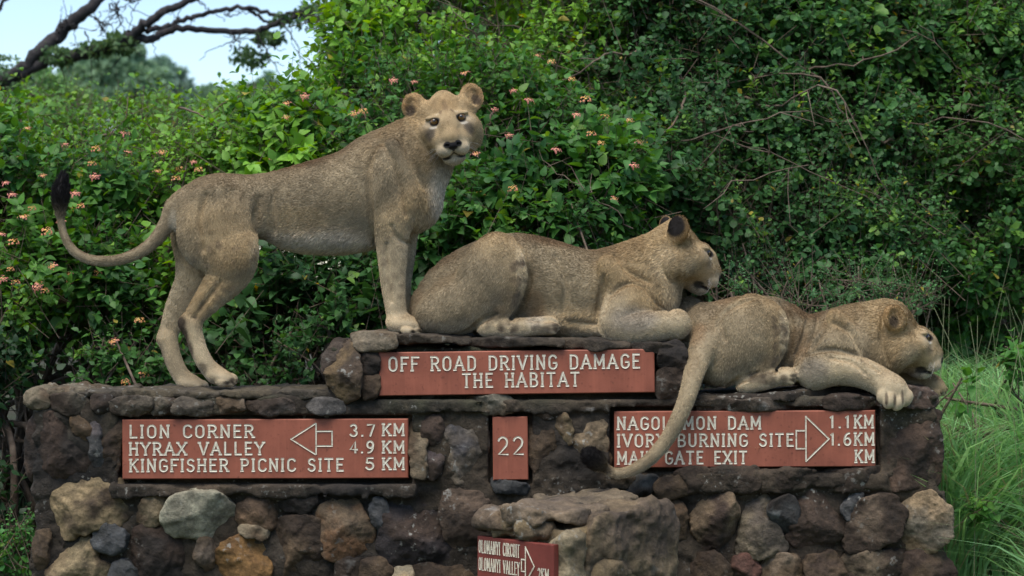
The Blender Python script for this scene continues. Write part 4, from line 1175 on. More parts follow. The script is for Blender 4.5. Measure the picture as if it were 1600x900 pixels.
# ---------- the lion lying in the middle
def lion_resting():
    L = Lion(0.27)
    bk = (-0.9, 0, -0.35)
    L.chain([(1000, 452, 4, 62), (950, 460, 4, 64), (890, 458, 4, 66), (835, 448, 6, 62), (790, 450, 6, 58), (720, 468, 4, 52)], k=16, ws=0.8, hl=4.4, col=GREY)
    L.chain([(985, 446, 0, 50), (915, 452, 0, 54), (848, 431, 0, 58), (790, 424, 0, 58), (725, 450, 2, 56), (682, 478, 2, 40)], k=18, ws=0.7, hl=4.4, col=GREY)
    L.ell((900, 498, -4), (80, 26, 44), k=16, hl=6, col=TAN, flow=(-0.6, 0, -0.6))
    # haunch folded up, near side
    L.ell((770, 430, -46), (52, 64, 32), rot=-24, k=8, col=GREY, flow=(-0.3, 0, -1))
    L.ell((720, 476, -38), (66, 44, 34), rot=18, k=14, col=GREY, flow=(-0.5, 0, -0.9))
    L.chain([(776, 396, -46, 32), (796, 412, -48, 28), (799, 440, -50, 24), (790, 468, -50, 20), (776, 492, -50, 17)], k=7, ws=0.85, hl=3.8, col=TAN)
    L.ell((690, 492, -10), (44, 30, 52), rot=0, k=14, col=GREY, flow=(-0.4, 0, -1))
    L.ell((765, 511, -52), (20, 14, 15), k=8, hl=3, col=PALE, flow=(0.9, 0, -0.4))
    L.chain([(765, 511, -52, 15.5), (800, 513, -53, 15), (835, 510, -54, 14), (858, 508, -55, 13.5)], k=7, hl=3.3, col=PALE)
    L.ell((857, 509, -56), (18, 13, 15), k=5, hl=2.2, col=PALE, flow=(1, 0, -0.3))
    paw(L, [(862, 516, -64), (867, 510, -58), (865, 503, -52)], r=7.2)
    # far hind foot pokes out under the belly
    L.chain([(860, 512, 0, 15), (905, 512, -28, 13), (936, 514, -38, 10)], k=8, hl=4, col=PALE)
    # haunch of the far side
    L.ell((765, 440, 46), (56, 62, 28), rot=-20, k=14, col=GREY, flow=(-0.3, 0, -1))
    # chest, shoulder, neck
    L.chain([(1044, 398, 0, 42), (1010, 424, 2, 54), (970, 445, 2, 58)], k=18, ws=0.85, hl=6, col=TAN)
    L.ell((1018, 462, -2), (38, 46, 48), rot=10, k=16, hl=7, col=TAN, flow=(-0.2, 0, -1))
    L.ell((985, 478, -46), (38, 42, 24), rot=14, k=9, col=TAN, flow=(0.1, 0, -1))
    L.chain([(968, 480, -50, 27), (962, 508, -58, 27), (985, 514, -64, 24), (1025, 510, -66, 23), (1058, 507, -62, 21)], k=8, ws=0.9, hl=3.3, col=PALE * 0.85)
    L.ell((1058, 507, -62), (17, 22, 20), k=7, hl=3.3, col=PALE * 0.95, flow=(0.8, 0, -0.5))
    L.chain([(1020, 500, 40, 24), (1060, 512, 44, 20), (1088, 515, 44, 18)], k=8, hl=3, col=TAN)
    L.ell((958, 430, -46), (20, 34, 16), rot=24, k=12, col=TAN, flow=(-0.5, 0, -0.8))
    L.crease([(868, 400), (884, 440), (880, 490)], 1.3, 10)
    L.crease([(830, 500), (870, 500), (930, 505)], 2.6, 7)
    # folds
    L.crease([(803, 370), (821, 398), (827, 432), (817, 475), (798, 500)], 5.0, 5)
    L.crease([(944, 430), (938, 470), (935, 505), (946, 526)], 4.0, 6)
    L.crease([(944, 490), (955, 460), (982, 442), (1006, 448), (1022, 470), (1046, 486)], 3.0, 5)
    L.crease([(698, 524), (730, 516), (752, 502), (776, 490)], 4.0, 4)
    L.crease([(1046, 372), (1040, 405), (1046, 440)], 3.0, 8)
    L.crease([(960, 400), (985, 425), (1015, 440)], 2.5, 9)
    # tail along the far side, lying on the wall
    L.chain([(668, 500, 20, 16), (655, 512, 45, 13), (690, 518, 78, 10), (760, 520, 88, 9)], k=8, hl=3.3, col=GREY)
    L.set_head((1064, 389, 2), (0.955, 0.15, -0.16), (0.14, 0, 0.99), 0.96)
    lion_head(L, (20, -45))
    S = L.spot
    S((880, 375, 0), (110, 22, 44), RUST, 0.85); S((960, 395, 0), (60, 18, 34), RUST, 0.5)
    S((690, 405, 4), (70, 26, 40), RUST * 1.1, 0.5); S((655, 470, 6), (26, 50, 50), RUST, 0.4)
    S((816, 415, -62), (14, 60, 26), PALE * 1.05, 0.75)
    S((790, 472, -72), (34, 30, 24), DARK * 1.2, 0.5); S((770, 492, -70), (22, 14, 20), BLACK, 0.6)
    S((838, 478, -56), (20, 34, 30), RUST * 1.5, 0.5); S((835, 500, -40), (20, 20, 30), CREAM, 0.6)
    S((990, 500, -80), (50, 30, 22), (0.30, 0.26, 0.21), 0.6)
    S((1040, 410, -40), (30, 40, 24), PALE, 0.5); S((1048, 470, -10), (20, 50, 50), PALE, 0.5)
    S((715, 512, -60), (40, 14, 30), PALE, 0.5)
    for k in range(40):
        a = rng.random()
        S((800 + 22 * rng.random(), 400 + 80 * a, -70 + 20 * rng.random()), 4 + 4 * rng.random(), DARK * 1.3, 0.45)
    for k in range(20):
        S((760 + 110 * rng.random(), 503 + 16 * rng.random(), -70), 4.5 + 4 * rng.random(), DARK, 0.5)
    return L

# ---------- the lion lying on the lower step, tail over the sign
def lion_draped():
    L = Lion(0.22)
    bk = (-0.9, 0, -0.35)
    L.chain([(1350, 540, 4, 58), (1300, 548, 4, 58), (1255, 552, 6, 50), (1205, 545, 6, 52), (1150, 535, 4, 58), (1110, 545, 2, 50)], k=16, ws=0.86, hl=4.4, col=GREY)
    L.chain([(1330, 528, 0, 46), (1290, 542, 0, 50), (1250, 540, 0, 48), (1200, 518, 0, 54), (1140, 522, 0, 54), (1104, 540, 0, 46)], k=16, ws=0.75, hl=4.4, col=GREY)
    # haunch, near
    L.ell((1168, 524, -46), (54, 60, 32), rot=-22, k=8, col=GREY, flow=(-0.2, 0, -1))
    L.ell((1136, 560, -34), (50, 42, 34), rot=20, k=14, col=GREY, flow=(-0.3, 0, -1))
    L.chain([(1176, 490, -44, 30), (1200, 500, -48, 27), (1208, 528, -50, 24), (1200, 556, -50, 20), (1184, 580, -50, 17)], k=7, ws=0.85, hl=3.8, col=TAN)
    L.ell((1102, 535, 0), (32, 60, 52), rot=6, k=16, col=GREY, flow=(-0.2, 0, -1))
    L.ell((1160, 530, 48), (60, 58, 28), rot=-15, k=14, col=GREY, flow=(-0.2, 0, -1))
    L.ell((1078, 505, 46), (30, 42, 30), rot=0, k=14, col=GREY * 0.85, flow=(-0.2, 0, -1))
    L.ell((1168, 599, -52), (18, 14, 14), rot=10, k=7, hl=3, col=PALE, flow=(0.9, 0, -0.2))
    L.chain([(1166, 600, -52, 14.5), (1190, 595, -54, 14.5), (1215, 589, -56, 14), (1230, 588, -57, 13)], k=6, hl=3.3, col=PALE)
    L.ell((1230, 588, -58), (15, 13, 15), k=5, hl=2.2, col=PALE, flow=(1, 0, -0.3))
    paw(L, [(1233, 595, -66), (1238, 589, -61), (1237, 582, -54)], r=7.2)
    # chest, shoulder, neck
    L.chain([(1388, 516, 0, 42), (1368, 523, 2, 50), (1330, 540, 2, 56)], k=18, ws=0.88, hl=6, col=TAN)
    L.ell((1376, 552, 0), (36, 44, 46), rot=0, k=16, hl=7, col=TAN, flow=(-0.1, 0, -1))
    L.ell((1308, 545, -42), (46, 38, 24), rot=18, k=11, col=GREY, flow=(-0.3, 0, -1))
    L.ell((1275, 572, -48), (32, 30, 24), k=12, col=GREY, flow=(0.4, 0, -0.9))
    # near foreleg reaching over the edge, paw hanging
    L.chain([(1272, 582, -52, 27), (1310, 576, -58, 25), (1345, 582, -66, 23), (1376, 596, -74, 21), (1392, 606, -78, 20)], k=8, ws=0.9, hl=3.3, col=PALE * 0.92)
    L.ell((1394, 610, -82), (30, 22, 22), rot=-38, k=8, hl=2.4, col=PALE, flow=(0.6, 0, -0.8))
    for i, (dx, dy, dw) in enumerate([(-15, 9, -8), (-6, 17, -14), (7, 20, -12), (19, 14, -4)]):
        L.ell((1396 + dx, 608 + dy, -84 + dw), (10.5, 14.0, 11), rot=-16 - 4 * i, k=3.0, hl=1.3, col=PALE, flow=(0.4, -0.2, -0.85))
        L.chain([(1398 + dx, 617 + dy, -95 + dw, 1.2), (1400 + dx, 623 + dy, -92 + dw, 1.4)], k=1.6, op='cut')
        L.spot((1400 + dx, 621 + dy, -94 + dw), (3, 4, 5), DARK * 0.7, 0.8)
        if i: L.spot((1391 + dx, 606 + dy, -96 + dw), (3.4, 15, 9), DARK * 0.7, 0.8)  # dark colour between the hanging toes stands in for shade
    # far foreleg
    L.chain([(1360, 570, 40, 24), (1400, 582, 38, 18), (1435, 590, 34, 16), (1456, 600, 30, 15)], k=8, ws=1.0, hl=3, col=TAN * 0.9)
    L.ell((1460, 604, 28), (19, 15, 19), rot=-30, k=6, hl=2.2, col=TAN, flow=(0.8, 0, -0.5))
    paw(L, [(1462, 613, 14), (1469, 611, 24), (1471, 607, 36)], r=8.5, col=TAN)
    # tail hanging down across the front of the wall
    L.chain([(1104, 535, -46, 24), (1091, 562, -68, 18), (1082, 592, -92, 14.5), (1073, 622, -104, 12.6), (1061, 652, -108, 11.8), (1043, 685, -108, 10.8), (1019, 714, -108, 9.6), (992, 733, -108, 8.6), (965, 740, -108, 7.8), (944, 731, -108, 6.2)], k=10, hl=3.3, col=GREY * 1.15)
    L.chain([(944, 730, -108, 6), (934, 722, -112, 13), (923, 713, -114, 13)], k=4, hl=8, col=BLACK)
    L.ell((1316, 515, -44), (18, 34, 14), rot=30, k=10, col=TAN, flow=(-0.5, 0, -0.8))
    L.crease([(1262, 500), (1256, 525), (1244, 552)], 2.0, 5)
    L.crease([(1298, 560), (1330, 566), (1352, 584)], 1.6, 6)
    # folds
    L.crease([(1216, 464), (1233, 490), (1236, 520), (1230, 552), (1212, 582)], 5.0, 5)
    L.crease([(1279, 492), (1276, 515), (1262, 540), (1244, 568)], 3.6, 4)
    L.crease([(1292, 492), (1290, 512), (1276, 536), (1258, 556)], 3.0, 4)
    L.crease([(1134, 530), (1127, 500), (1140, 482), (1175, 468)], 2.6, 6)
    L.crease([(1244, 580), (1258, 556), (1300, 545), (1342, 556), (1372, 580)], 3.2, 4)
    L.crease([(1384, 486), (1379, 525), (1390, 566)], 3.0, 7)
    L.crease([(1108, 608), (1150, 598), (1184, 580)], 4.0, 4)
    L.crease([(1305, 505), (1330, 520), (1342, 545)], 2.4, 8)
    L.ell((1386, 495, 2), (28, 25, 28), k=14, hl=6, col=TAN, flow=(-1, 0, 0.2))
    L.set_head((1405, 524, 0), (0.985, 0.02, -0.05), (0.05, -0.04, 0.99), 0.97)
    lion_head(L, (72, 72))
    S = L.spot
    S((948, 735, -108), (12, 10, 12), DARK * 0.6, 0.8)
    S((1250, 488, 0), (60, 22, 44), RUST, 0.85); S((1150, 468, 0), (60, 16, 50), RUST * 1.5, 0.5); S((1340, 485, 0), (60, 20, 40), TAN * 0.75, 0.5)
    S((1090, 520, -46), (18, 46, 26), RUST * 1.5, 0.55)
    S((1226, 515, -62), (13, 60, 26), PALE * 1.1, 0.8)
    S((1250, 545, -50), (26, 50, 30), RUST * 1.4, 0.45)
    S((1190, 588, -72), (30, 14, 18), DARK, 0.5); S((1200, 565, -70), (24, 16, 20), DARK * 1.3, 0.4)
    S((1270, 580, -72), (34, 26, 22), (0.30, 0.26, 0.21), 0.5)
    S((1340, 520, -50), (26, 40, 24), PALE, 0.35)
    S((1110, 590, -50), (30, 30, 40), PALE, 0.5)
    for k in range(40):
        a = rng.random()
        S((1208 + 22 * rng.random(), 495 + 80 * a, -72 + 20 * rng.random()), 4 + 4 * rng.random(), DARK * 1.3, 0.45)
    for k in range(14):
        S((1165 + 75 * rng.random(), 582 + 18 * rng.random(), -72), 4.5 + 4 * rng.random(), DARK, 0.5)
    return L

# ---------- coat materials
def skin_material():
    m, nt, b = new_mat('lion_skin')
    a = attr(nt)
    nt.links.new(a.outputs['Color'], b.inputs['Base Color'])
    b.inputs['Roughness'].default_value = 0.75
    b.inputs['Specular IOR Level'].default_value = 0.25
    return m

def fur_material():
    m, nt, b = new_mat('lion_fur')
    a = attr(nt)
    nt.links.new(a.outputs['Color'], b.inputs['Base Color'])
    b.inputs['Roughness'].default_value = 0.7
    b.inputs['Specular IOR Level'].default_value = 0.2
    return m

def eye_material():
    m, nt, b = new_mat('lion_eye')
    a = attr(nt)
    nt.links.new(a.outputs['Color'], b.inputs['Base Color'])
    b.inputs['Roughness'].default_value = 0.08
    return m

M_SKIN, M_FUR, M_EYE = skin_material(), fur_material(), eye_material()
m_, nt_, b_ = new_mat('whisker'); b_.inputs['Base Color'].default_value = (0.8, 0.78, 0.74, 1); b_.inputs['Roughness'].default_value = 0.5
M_WHISKER = m_

def hair_object(name, pts, col, r0, mat, parent):
    """pts: (n, k, 3) world points, one strand per row"""
    n, k = pts.shape[:2]
    cu = bpy.data.hair_curves.new(name)
    cu.add_curves([k] * n)
    cu.attributes['position'].data.foreach_set('vector', np.ascontiguousarray(pts, np.float32).ravel())
    ra = cu.attributes.get('radius') or cu.attributes.new('radius', 'FLOAT', 'POINT')
    tp = np.linspace(1, 0.25, k)
    ra.data.foreach_set('value', (np.asarray(r0)[:, None] * tp[None]).astype(np.float32).ravel())
    ca = cu.attributes.new('col', 'FLOAT_COLOR', 'CURVE')
    c4 = np.ones((n, 4), np.float32); c4[:, :3] = col
    ca.data.foreach_set('color', c4.ravel())
    return link(name, cu, mat, parent)

def finish_lion(L, label, density, gaze=(1, 0, -0.05), eye_r=7.2):
    L.project_spots()
    V, Q, N = L.build_surface()
    C, H, D = L.skin(V)
    N = N / (np.linalg.norm(N, axis=1)[:, None] + 1e-9)
    C, H = L.paint(V, C, H, N)
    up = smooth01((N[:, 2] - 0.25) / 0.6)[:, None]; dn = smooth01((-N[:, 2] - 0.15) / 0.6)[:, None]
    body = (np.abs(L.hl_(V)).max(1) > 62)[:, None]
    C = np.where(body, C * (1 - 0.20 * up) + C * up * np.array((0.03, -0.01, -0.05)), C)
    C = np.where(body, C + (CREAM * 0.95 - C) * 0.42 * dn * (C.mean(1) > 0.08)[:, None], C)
    # mottled, ticked coat
    mot = fbm(V / 38.0, 3, 11) * 0.20 + fbm(V / 11.0, 2, 23) * 0.09
    C = np.clip(C * (1 + mot[:, None]), 0.004, 0.9)
    hv = L.hl_(V)
    W = L.to_world(V)
    foot = W[:, 2].min()
    root = empty('lion', (float(np.median(W[:, 0])), L.Y0, float(foot)))
    tag(root, label, 'lion', 'young lions resting on the stone sign wall')
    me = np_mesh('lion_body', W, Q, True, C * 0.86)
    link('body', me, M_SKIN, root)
    # ---- fur
    T = np.concatenate([Q[:, [0, 1, 2]], Q[:, [0, 2, 3]]])
    A = V[T]
    area = 0.5 * np.linalg.norm(np.cross(A[:, 1] - A[:, 0], A[:, 2] - A[:, 0]), axis=1)
    Ht = H[T].mean(1)
    facing = N[T].mean(1)[:, 1] < 0.35
    dens = density * np.where(facing, 1.0, 0.35) * np.clip(3.6 / np.maximum(Ht, 1.2), 0.55, 3.0) * (Ht > 0.2)
    cnt = rng.poisson(area * dens)
    tri = np.repeat(np.arange(len(T)), cnt)
    n = len(tri)
    u, v = rng.random(n), rng.random(n)
    fl = u + v > 1; u[fl], v[fl] = 1 - u[fl], 1 - v[fl]
    bw = np.stack([1 - u - v, u, v], 1)
    def lerp(X): return (X[T[tri]] * (bw[..., None] if X.ndim == 2 else bw)).sum(1)
    p, nn, dd, cc, hh = lerp(V), lerp(N), lerp(D), lerp(C), lerp(H)
    nn /= np.linalg.norm(nn, axis=1)[:, None] + 1e-9
    # comb direction with swirls, clumps
    sw = np.stack([fbm(p / 18.0, 2, 31), fbm(p / 18.0, 2, 37), fbm(p / 18.0, 2, 41)], 1)
    cl = np.stack([vnoise(p / 4.0, 51), vnoise(p / 4.0, 53), vnoise(p / 4.0, 57)], 1)
    dd = dd + 0.30 * sw + 0.16 * cl + 0.16 * rng.normal(size=(n, 3))
    dd -= nn * (dd * nn).sum(1)[:, None]
    dd /= np.linalg.norm(dd, axis=1)[:, None] + 1e-9
    ln = hh * (0.65 + 0.6 * rng.random(n)) * (1 + 0.25 * vnoise(p / 9.0, 61))
    lift = 0.34 + 0.16 * rng.random(n)
    t = np.linspace(0, 1, 4)[None, :, None]
    d1 = dd * (1 - lift[:, None]) + nn * lift[:, None]
    d1 /= np.linalg.norm(d1, axis=1)[:, None]
    pts = p[:, None] + ln[:, None, None] * (t * d1[:, None] - 0.22 * t * t * nn[:, None]) - 0.5 * nn[:, None]
    tick = np.exp(0.20 * rng.normal(size=n) + 0.15 * fbm(p / np.array((4.2, 4.2, 3.4)), 2, 91))
    dark = rng.random(n) < 0.12
    tick[dark] *= 0.55
    hc = np.clip(cc * tick[:, None], 0.004, 0.95)
    r0 = np.clip(0.00062 + 0.00022 * hh / 4, 0.0004, 0.0013) * (0.8 + 0.4 * rng.random(n))
    hair_object('fur', L.to_world(pts.reshape(-1, 3)).reshape(n, 4, 3), hc, r0, M_FUR, root)
    # ---- eyes
    gz = L.head['M'] @ np.array(gaze, float); gz /= np.linalg.norm(gz)
    for sg in (1, -1):
        c = L.hp((36.9, 20.6 * sg, 0.2)); r = eye_r * L.head['s']
        nu, nv = 28, 40
        th = np.linspace(0, math.pi, nu)[:, None]; ph = (np.arange(nv) * 2 * math.pi / nv)[None]
        a1 = np.cross(gz, (0.1, 0.2, 0.97)); a1 /= np.linalg.norm(a1); a2 = np.cross(gz, a1)
        dirs = (np.cos(th)[..., None] * gz + (np.sin(th) * np.cos(ph))[..., None] * a1 + (np.sin(th) * np.sin(ph))[..., None] * a2)
        bul = 1 + 0.06 * np.exp(-(th / 0.45) ** 2)
        EV = (c + r * bul[..., None] * dirs).reshape(-1, 3)
        i = np.arange(nu - 1)[:, None] * nv; k = np.arange(nv)[None]; k2 = (k + 1) % nv
        EQ = np.stack([i + k, i + nv + k, i + nv + k2, i + k2], -1).reshape(-1, 4)
        thv = np.repeat(th[:, 0], nv)
        iris = np.array((0.13, 0.070, 0.022))
        ec = np.where((thv < 0.34)[:, None], np.array((0.004, 0.004, 0.004)), np.where((thv < 0.86)[:, None], iris * (0.6 + 0.8 * (thv[:, None] - 0.2)), np.where((thv < 0.98)[:, None], np.array((0.03, 0.015, 0.01)), np.array((0.05, 0.035, 0.03)))))
        link('eye', np_mesh('lion_eye', L.to_world(EV), EQ, True, ec), M_EYE, root)
    # ---- whiskers
    wp, wr = [], []
    for sg in (1, -1):
        for k in range(7):
            b = np.array((56 - 3.2 * (k % 3), (13.5 + 2.5 * (k % 3)) * sg, -38 - 3.5 * (k // 3)))
            out = np.array((-0.25 + 0.25 * rng.random(), 1.0 * sg, -0.12 - 0.25 * (k // 3) + 0.2 * rng.random()))
            ln_ = 16 + 12 * rng.random()
            q = [L.hp(b + out * ln_ * t_ + np.array((-6, 0, -9)) * t_ * t_) for t_ in np.linspace(0, 1, 6)]
            wp.append(q); wr.append(0.00035)
    wp = np.array(wp)
    hair_object('whiskers', L.to_world(wp.reshape(-1, 3)).reshape(len(wp), 6, 3), np.full((len(wp), 3), 0.8), np.array(wr), M_WHISKER, root)
    return root

finish_lion(lion_standing(), 'young lion standing across the step with its head turned to face the viewer', 0.95, gaze=(1, 0.05, 0.42))
finish_lion(lion_resting(), 'lion lying above the OFF ROAD DRIVING DAMAGE sign, black back of its ear showing', 0.95)
finish_lion(lion_draped(), 'lion lying on the lower step, one paw and its tail hanging over the wall front', 0.95)
# ------------------------------------------------------------------ terrain, shrubs, trees, grass
def ground_z(x, y):
    return 0.40 * smooth01((np.asarray(y) + 0.9) / 2.2) + 0.10 * np.clip(np.asarray(y) - 0.3, 0, 7) + 0.05 * fbm(np.stack([np.asarray(x) * 0.7, np.asarray(y) * 0.7, np.zeros_like(np.asarray(x))], -1), 2, 77)

m_, nt_, b_ = new_mat('earth')
tc_ = nt_.nodes.new('ShaderNodeTexCoord'); na_ = noise_node(nt_, 1.2, 6, 0.6, tc_.outputs['Object']); nb_ = noise_node(nt_, 22, 5, 0.65, tc_.outputs['Object'])
nt_.links.new(mix_col(nt_, mix_col(nt_, (0.060, 0.048, 0.030), (0.045, 0.065, 0.022), ramp(nt_, na_.outputs[0], [(0.4, 0.0), (0.6, 1.0)])), (0.03, 0.025, 0.016), ramp(nt_, nb_.outputs[0], [(0.45, 0.0), (0.75, 0.8)])), b_.inputs['Base Color'])
b_.inputs['Roughness'].default_value = 0.95
bump(nt_, b_, nb_.outputs[0], 0.6, 0.03)
M_EARTH = m_
gx = np.concatenate([-np.geomspace(260, 6, 22), np.linspace(-5.5, 5.5, 45), np.geomspace(6, 260, 22)])
gy = np.concatenate([-np.geomspace(60, 2.2, 14), np.linspace(-2, 8, 41), np.geomspace(8.6, 400, 26)])
GX, GY = np.meshgrid(gx, gy, indexing='ij')
GZ = ground_z(GX, GY)
gv = np.stack([GX, GY, GZ], -1).reshape(-1, 3)
i_, j_ = np.meshgrid(np.arange(len(gx) - 1), np.arange(len(gy) - 1), indexing='ij')
a_ = (i_ * len(gy) + j_).ravel()
gq = np.stack([a_, a_ + len(gy), a_ + len(gy) + 1, a_ + 1], 1)
tag(link('ground', np_mesh('ground', gv, gq, True), M_EARTH), 'earth and low growth round the stone wall', kind='structure')

def leaf_material(name, transl=0.32, rough=0.52, spec=0.32):
    m, nt, b = new_mat(name)
    a = attr(nt)
    tc = nt.nodes.new('ShaderNodeTexCoord')
    n = noise_node(nt, 60, 2, 0.5, tc.outputs['Object'])
    c = mix_col(nt, a.outputs['Color'], ramp(nt, n.outputs[0], [(0.3, 0.38), (0.7, 0.66)]), 0.5, 'OVERLAY')
    nt.links.new(c, b.inputs['Base Color'])
    b.inputs['Roughness'].default_value = rough
    b.inputs['Specular IOR Level'].default_value = spec
    t = nt.nodes.new('ShaderNodeBsdfTranslucent')
    hs = nt.nodes.new('ShaderNodeHueSaturation'); hs.inputs['Hue'].default_value = 0.475; hs.inputs['Saturation'].default_value = 1.15; hs.inputs['Value'].default_value = 1.5
    nt.links.new(c, hs.inputs['Color']); nt.links.new(hs.outputs[0], t.inputs['Color'])
    mx = nt.nodes.new('ShaderNodeMixShader'); mx.inputs[0].default_value = transl
    nt.links.new(b.outputs[0], mx.inputs[1]); nt.links.new(t.outputs[0], mx.inputs[2])
    nt.links.new(mx.outputs[0], nt.nodes['Material Output'].inputs[0])
    return m
M_LEAF = leaf_material('leaf')
M_LEAF_FAR = leaf_material('distant_leaf', 0.2, 0.6, 0.25)
M_GRASS = leaf_material('grass_blade', 0.35, 0.5, 0.3)
def bark_material(name, c1, c2):
    m, nt, b = new_mat(name)
    tc = nt.nodes.new('ShaderNodeTexCoord'); n = noise_node(nt, 24, 5, 0.65, tc.outputs['Object'])
    nt.links.new(mix_col(nt, c1, c2, ramp(nt, n.outputs[0], [(0.35, 0.0), (0.65, 1.0)])), b.inputs['Base Color'])
    b.inputs['Roughness'].default_value = 0.9
    bump(nt, b, n.outputs[0], 0.8, 0.01)
    return m
M_STEM = bark_material('shrub_stem', (0.085, 0.055, 0.036), (0.20, 0.145, 0.10))
M_BARK = bark_material('acacia_bark', (0.014, 0.012, 0.013), (0.045, 0.038, 0.036))

def norm(v): return v / (np.linalg.norm(v, axis=-1, keepdims=True) + 1e-9)

PROFILES = {'ovate': ((0.14, 0.62), (0.38, 1.0), (0.72, 0.60)), 'obovate': ((0.28, 0.50), (0.60, 1.0), (0.86, 0.80)), 'heart': ((0.08, 0.80), (0.32, 1.0), (0.68, 0.60))}
def leaf_geo(base, d, n, Ln, W, fold=0.2, curl=0.25, prof='ovate'):
    """vertices and faces of N leaves folded along the midrib, eleven corners each"""
    d = norm(d); n = norm(n - d * (n * d).sum(-1, keepdims=True)); s = np.cross(d, n)
    Ln = Ln[:, None]; W = W[:, None] * 0.5
    fold = np.broadcast_to(fold, (len(base),))[:, None]; curl = np.broadcast_to(curl, (len(base),))[:, None]
    st = (0.0,) + tuple(t for t, _ in PROFILES[prof]) + (1.0,)
    M_ = [base + d * (Ln * t) - n * (Ln * curl * t * t) for t in st]
    L_, R_ = [], []
    for (t, w), m in zip(PROFILES[prof], M_[1:4]):
        L_.append(m + s * (W * w) + n * (W * w * fold)); R_.append(m - s * (W * w) + n * (W * w * fold))
    V = np.stack(M_ + L_ + R_, 1)
    k = np.arange(len(base))[:, None] * 11
    T = np.concatenate([k + np.array([f]) for f in ((0, 1, 5), (3, 4, 7), (0, 8, 1), (3, 10, 4))])
    Q = np.concatenate([k + np.array([f]) for f in ((1, 2, 6, 5), (2, 3, 7, 6), (1, 8, 9, 2), (2, 9, 10, 3))])
    return V.reshape(-1, 3), T, Q

def thin_tubes(a, b, r0, r1):
    """N straight three-sided twigs from a to b"""
    d = norm(b - a); ref = np.where(np.abs(d[:, 2:3]) < 0.9, np.array([[0, 0, 1.0]]), np.array([[1.0, 0, 0]]))
    u = norm(np.cross(d, ref)); v = np.cross(d, u)
    V = []
    for p, r in ((a, r0), (b, r1)):
        for k in range(3):
            an = k * 2 * math.pi / 3
            V.append(p + (u * math.cos(an) + v * math.sin(an)) * r)
    V = np.stack(V, 1)
    k = np.arange(len(a))[:, None] * 6
    Q = np.concatenate([k + np.array([[i, (i + 1) % 3, 3 + (i + 1) % 3, 3 + i]]) for i in range(3)])
    return V.reshape(-1, 3), Q

def merge(parts):
    V, F3, F4, n, C = [], [], [], 0, []
    for v, t, q, c in parts:
        V.append(v); C.append(c)
        if t is not None and len(t): F3.append(t + n)
        if q is not None and len(q): F4.append(q + n)
        n += len(v)
    F = []
    if F3: F.append(np.concatenate(F3))
    if F4: F.append(np.concatenate(F4))
    return np.concatenate(V), F, np.concatenate(C)

def rand_dirs(n, r): return norm(r.normal(size=(n, 3)))

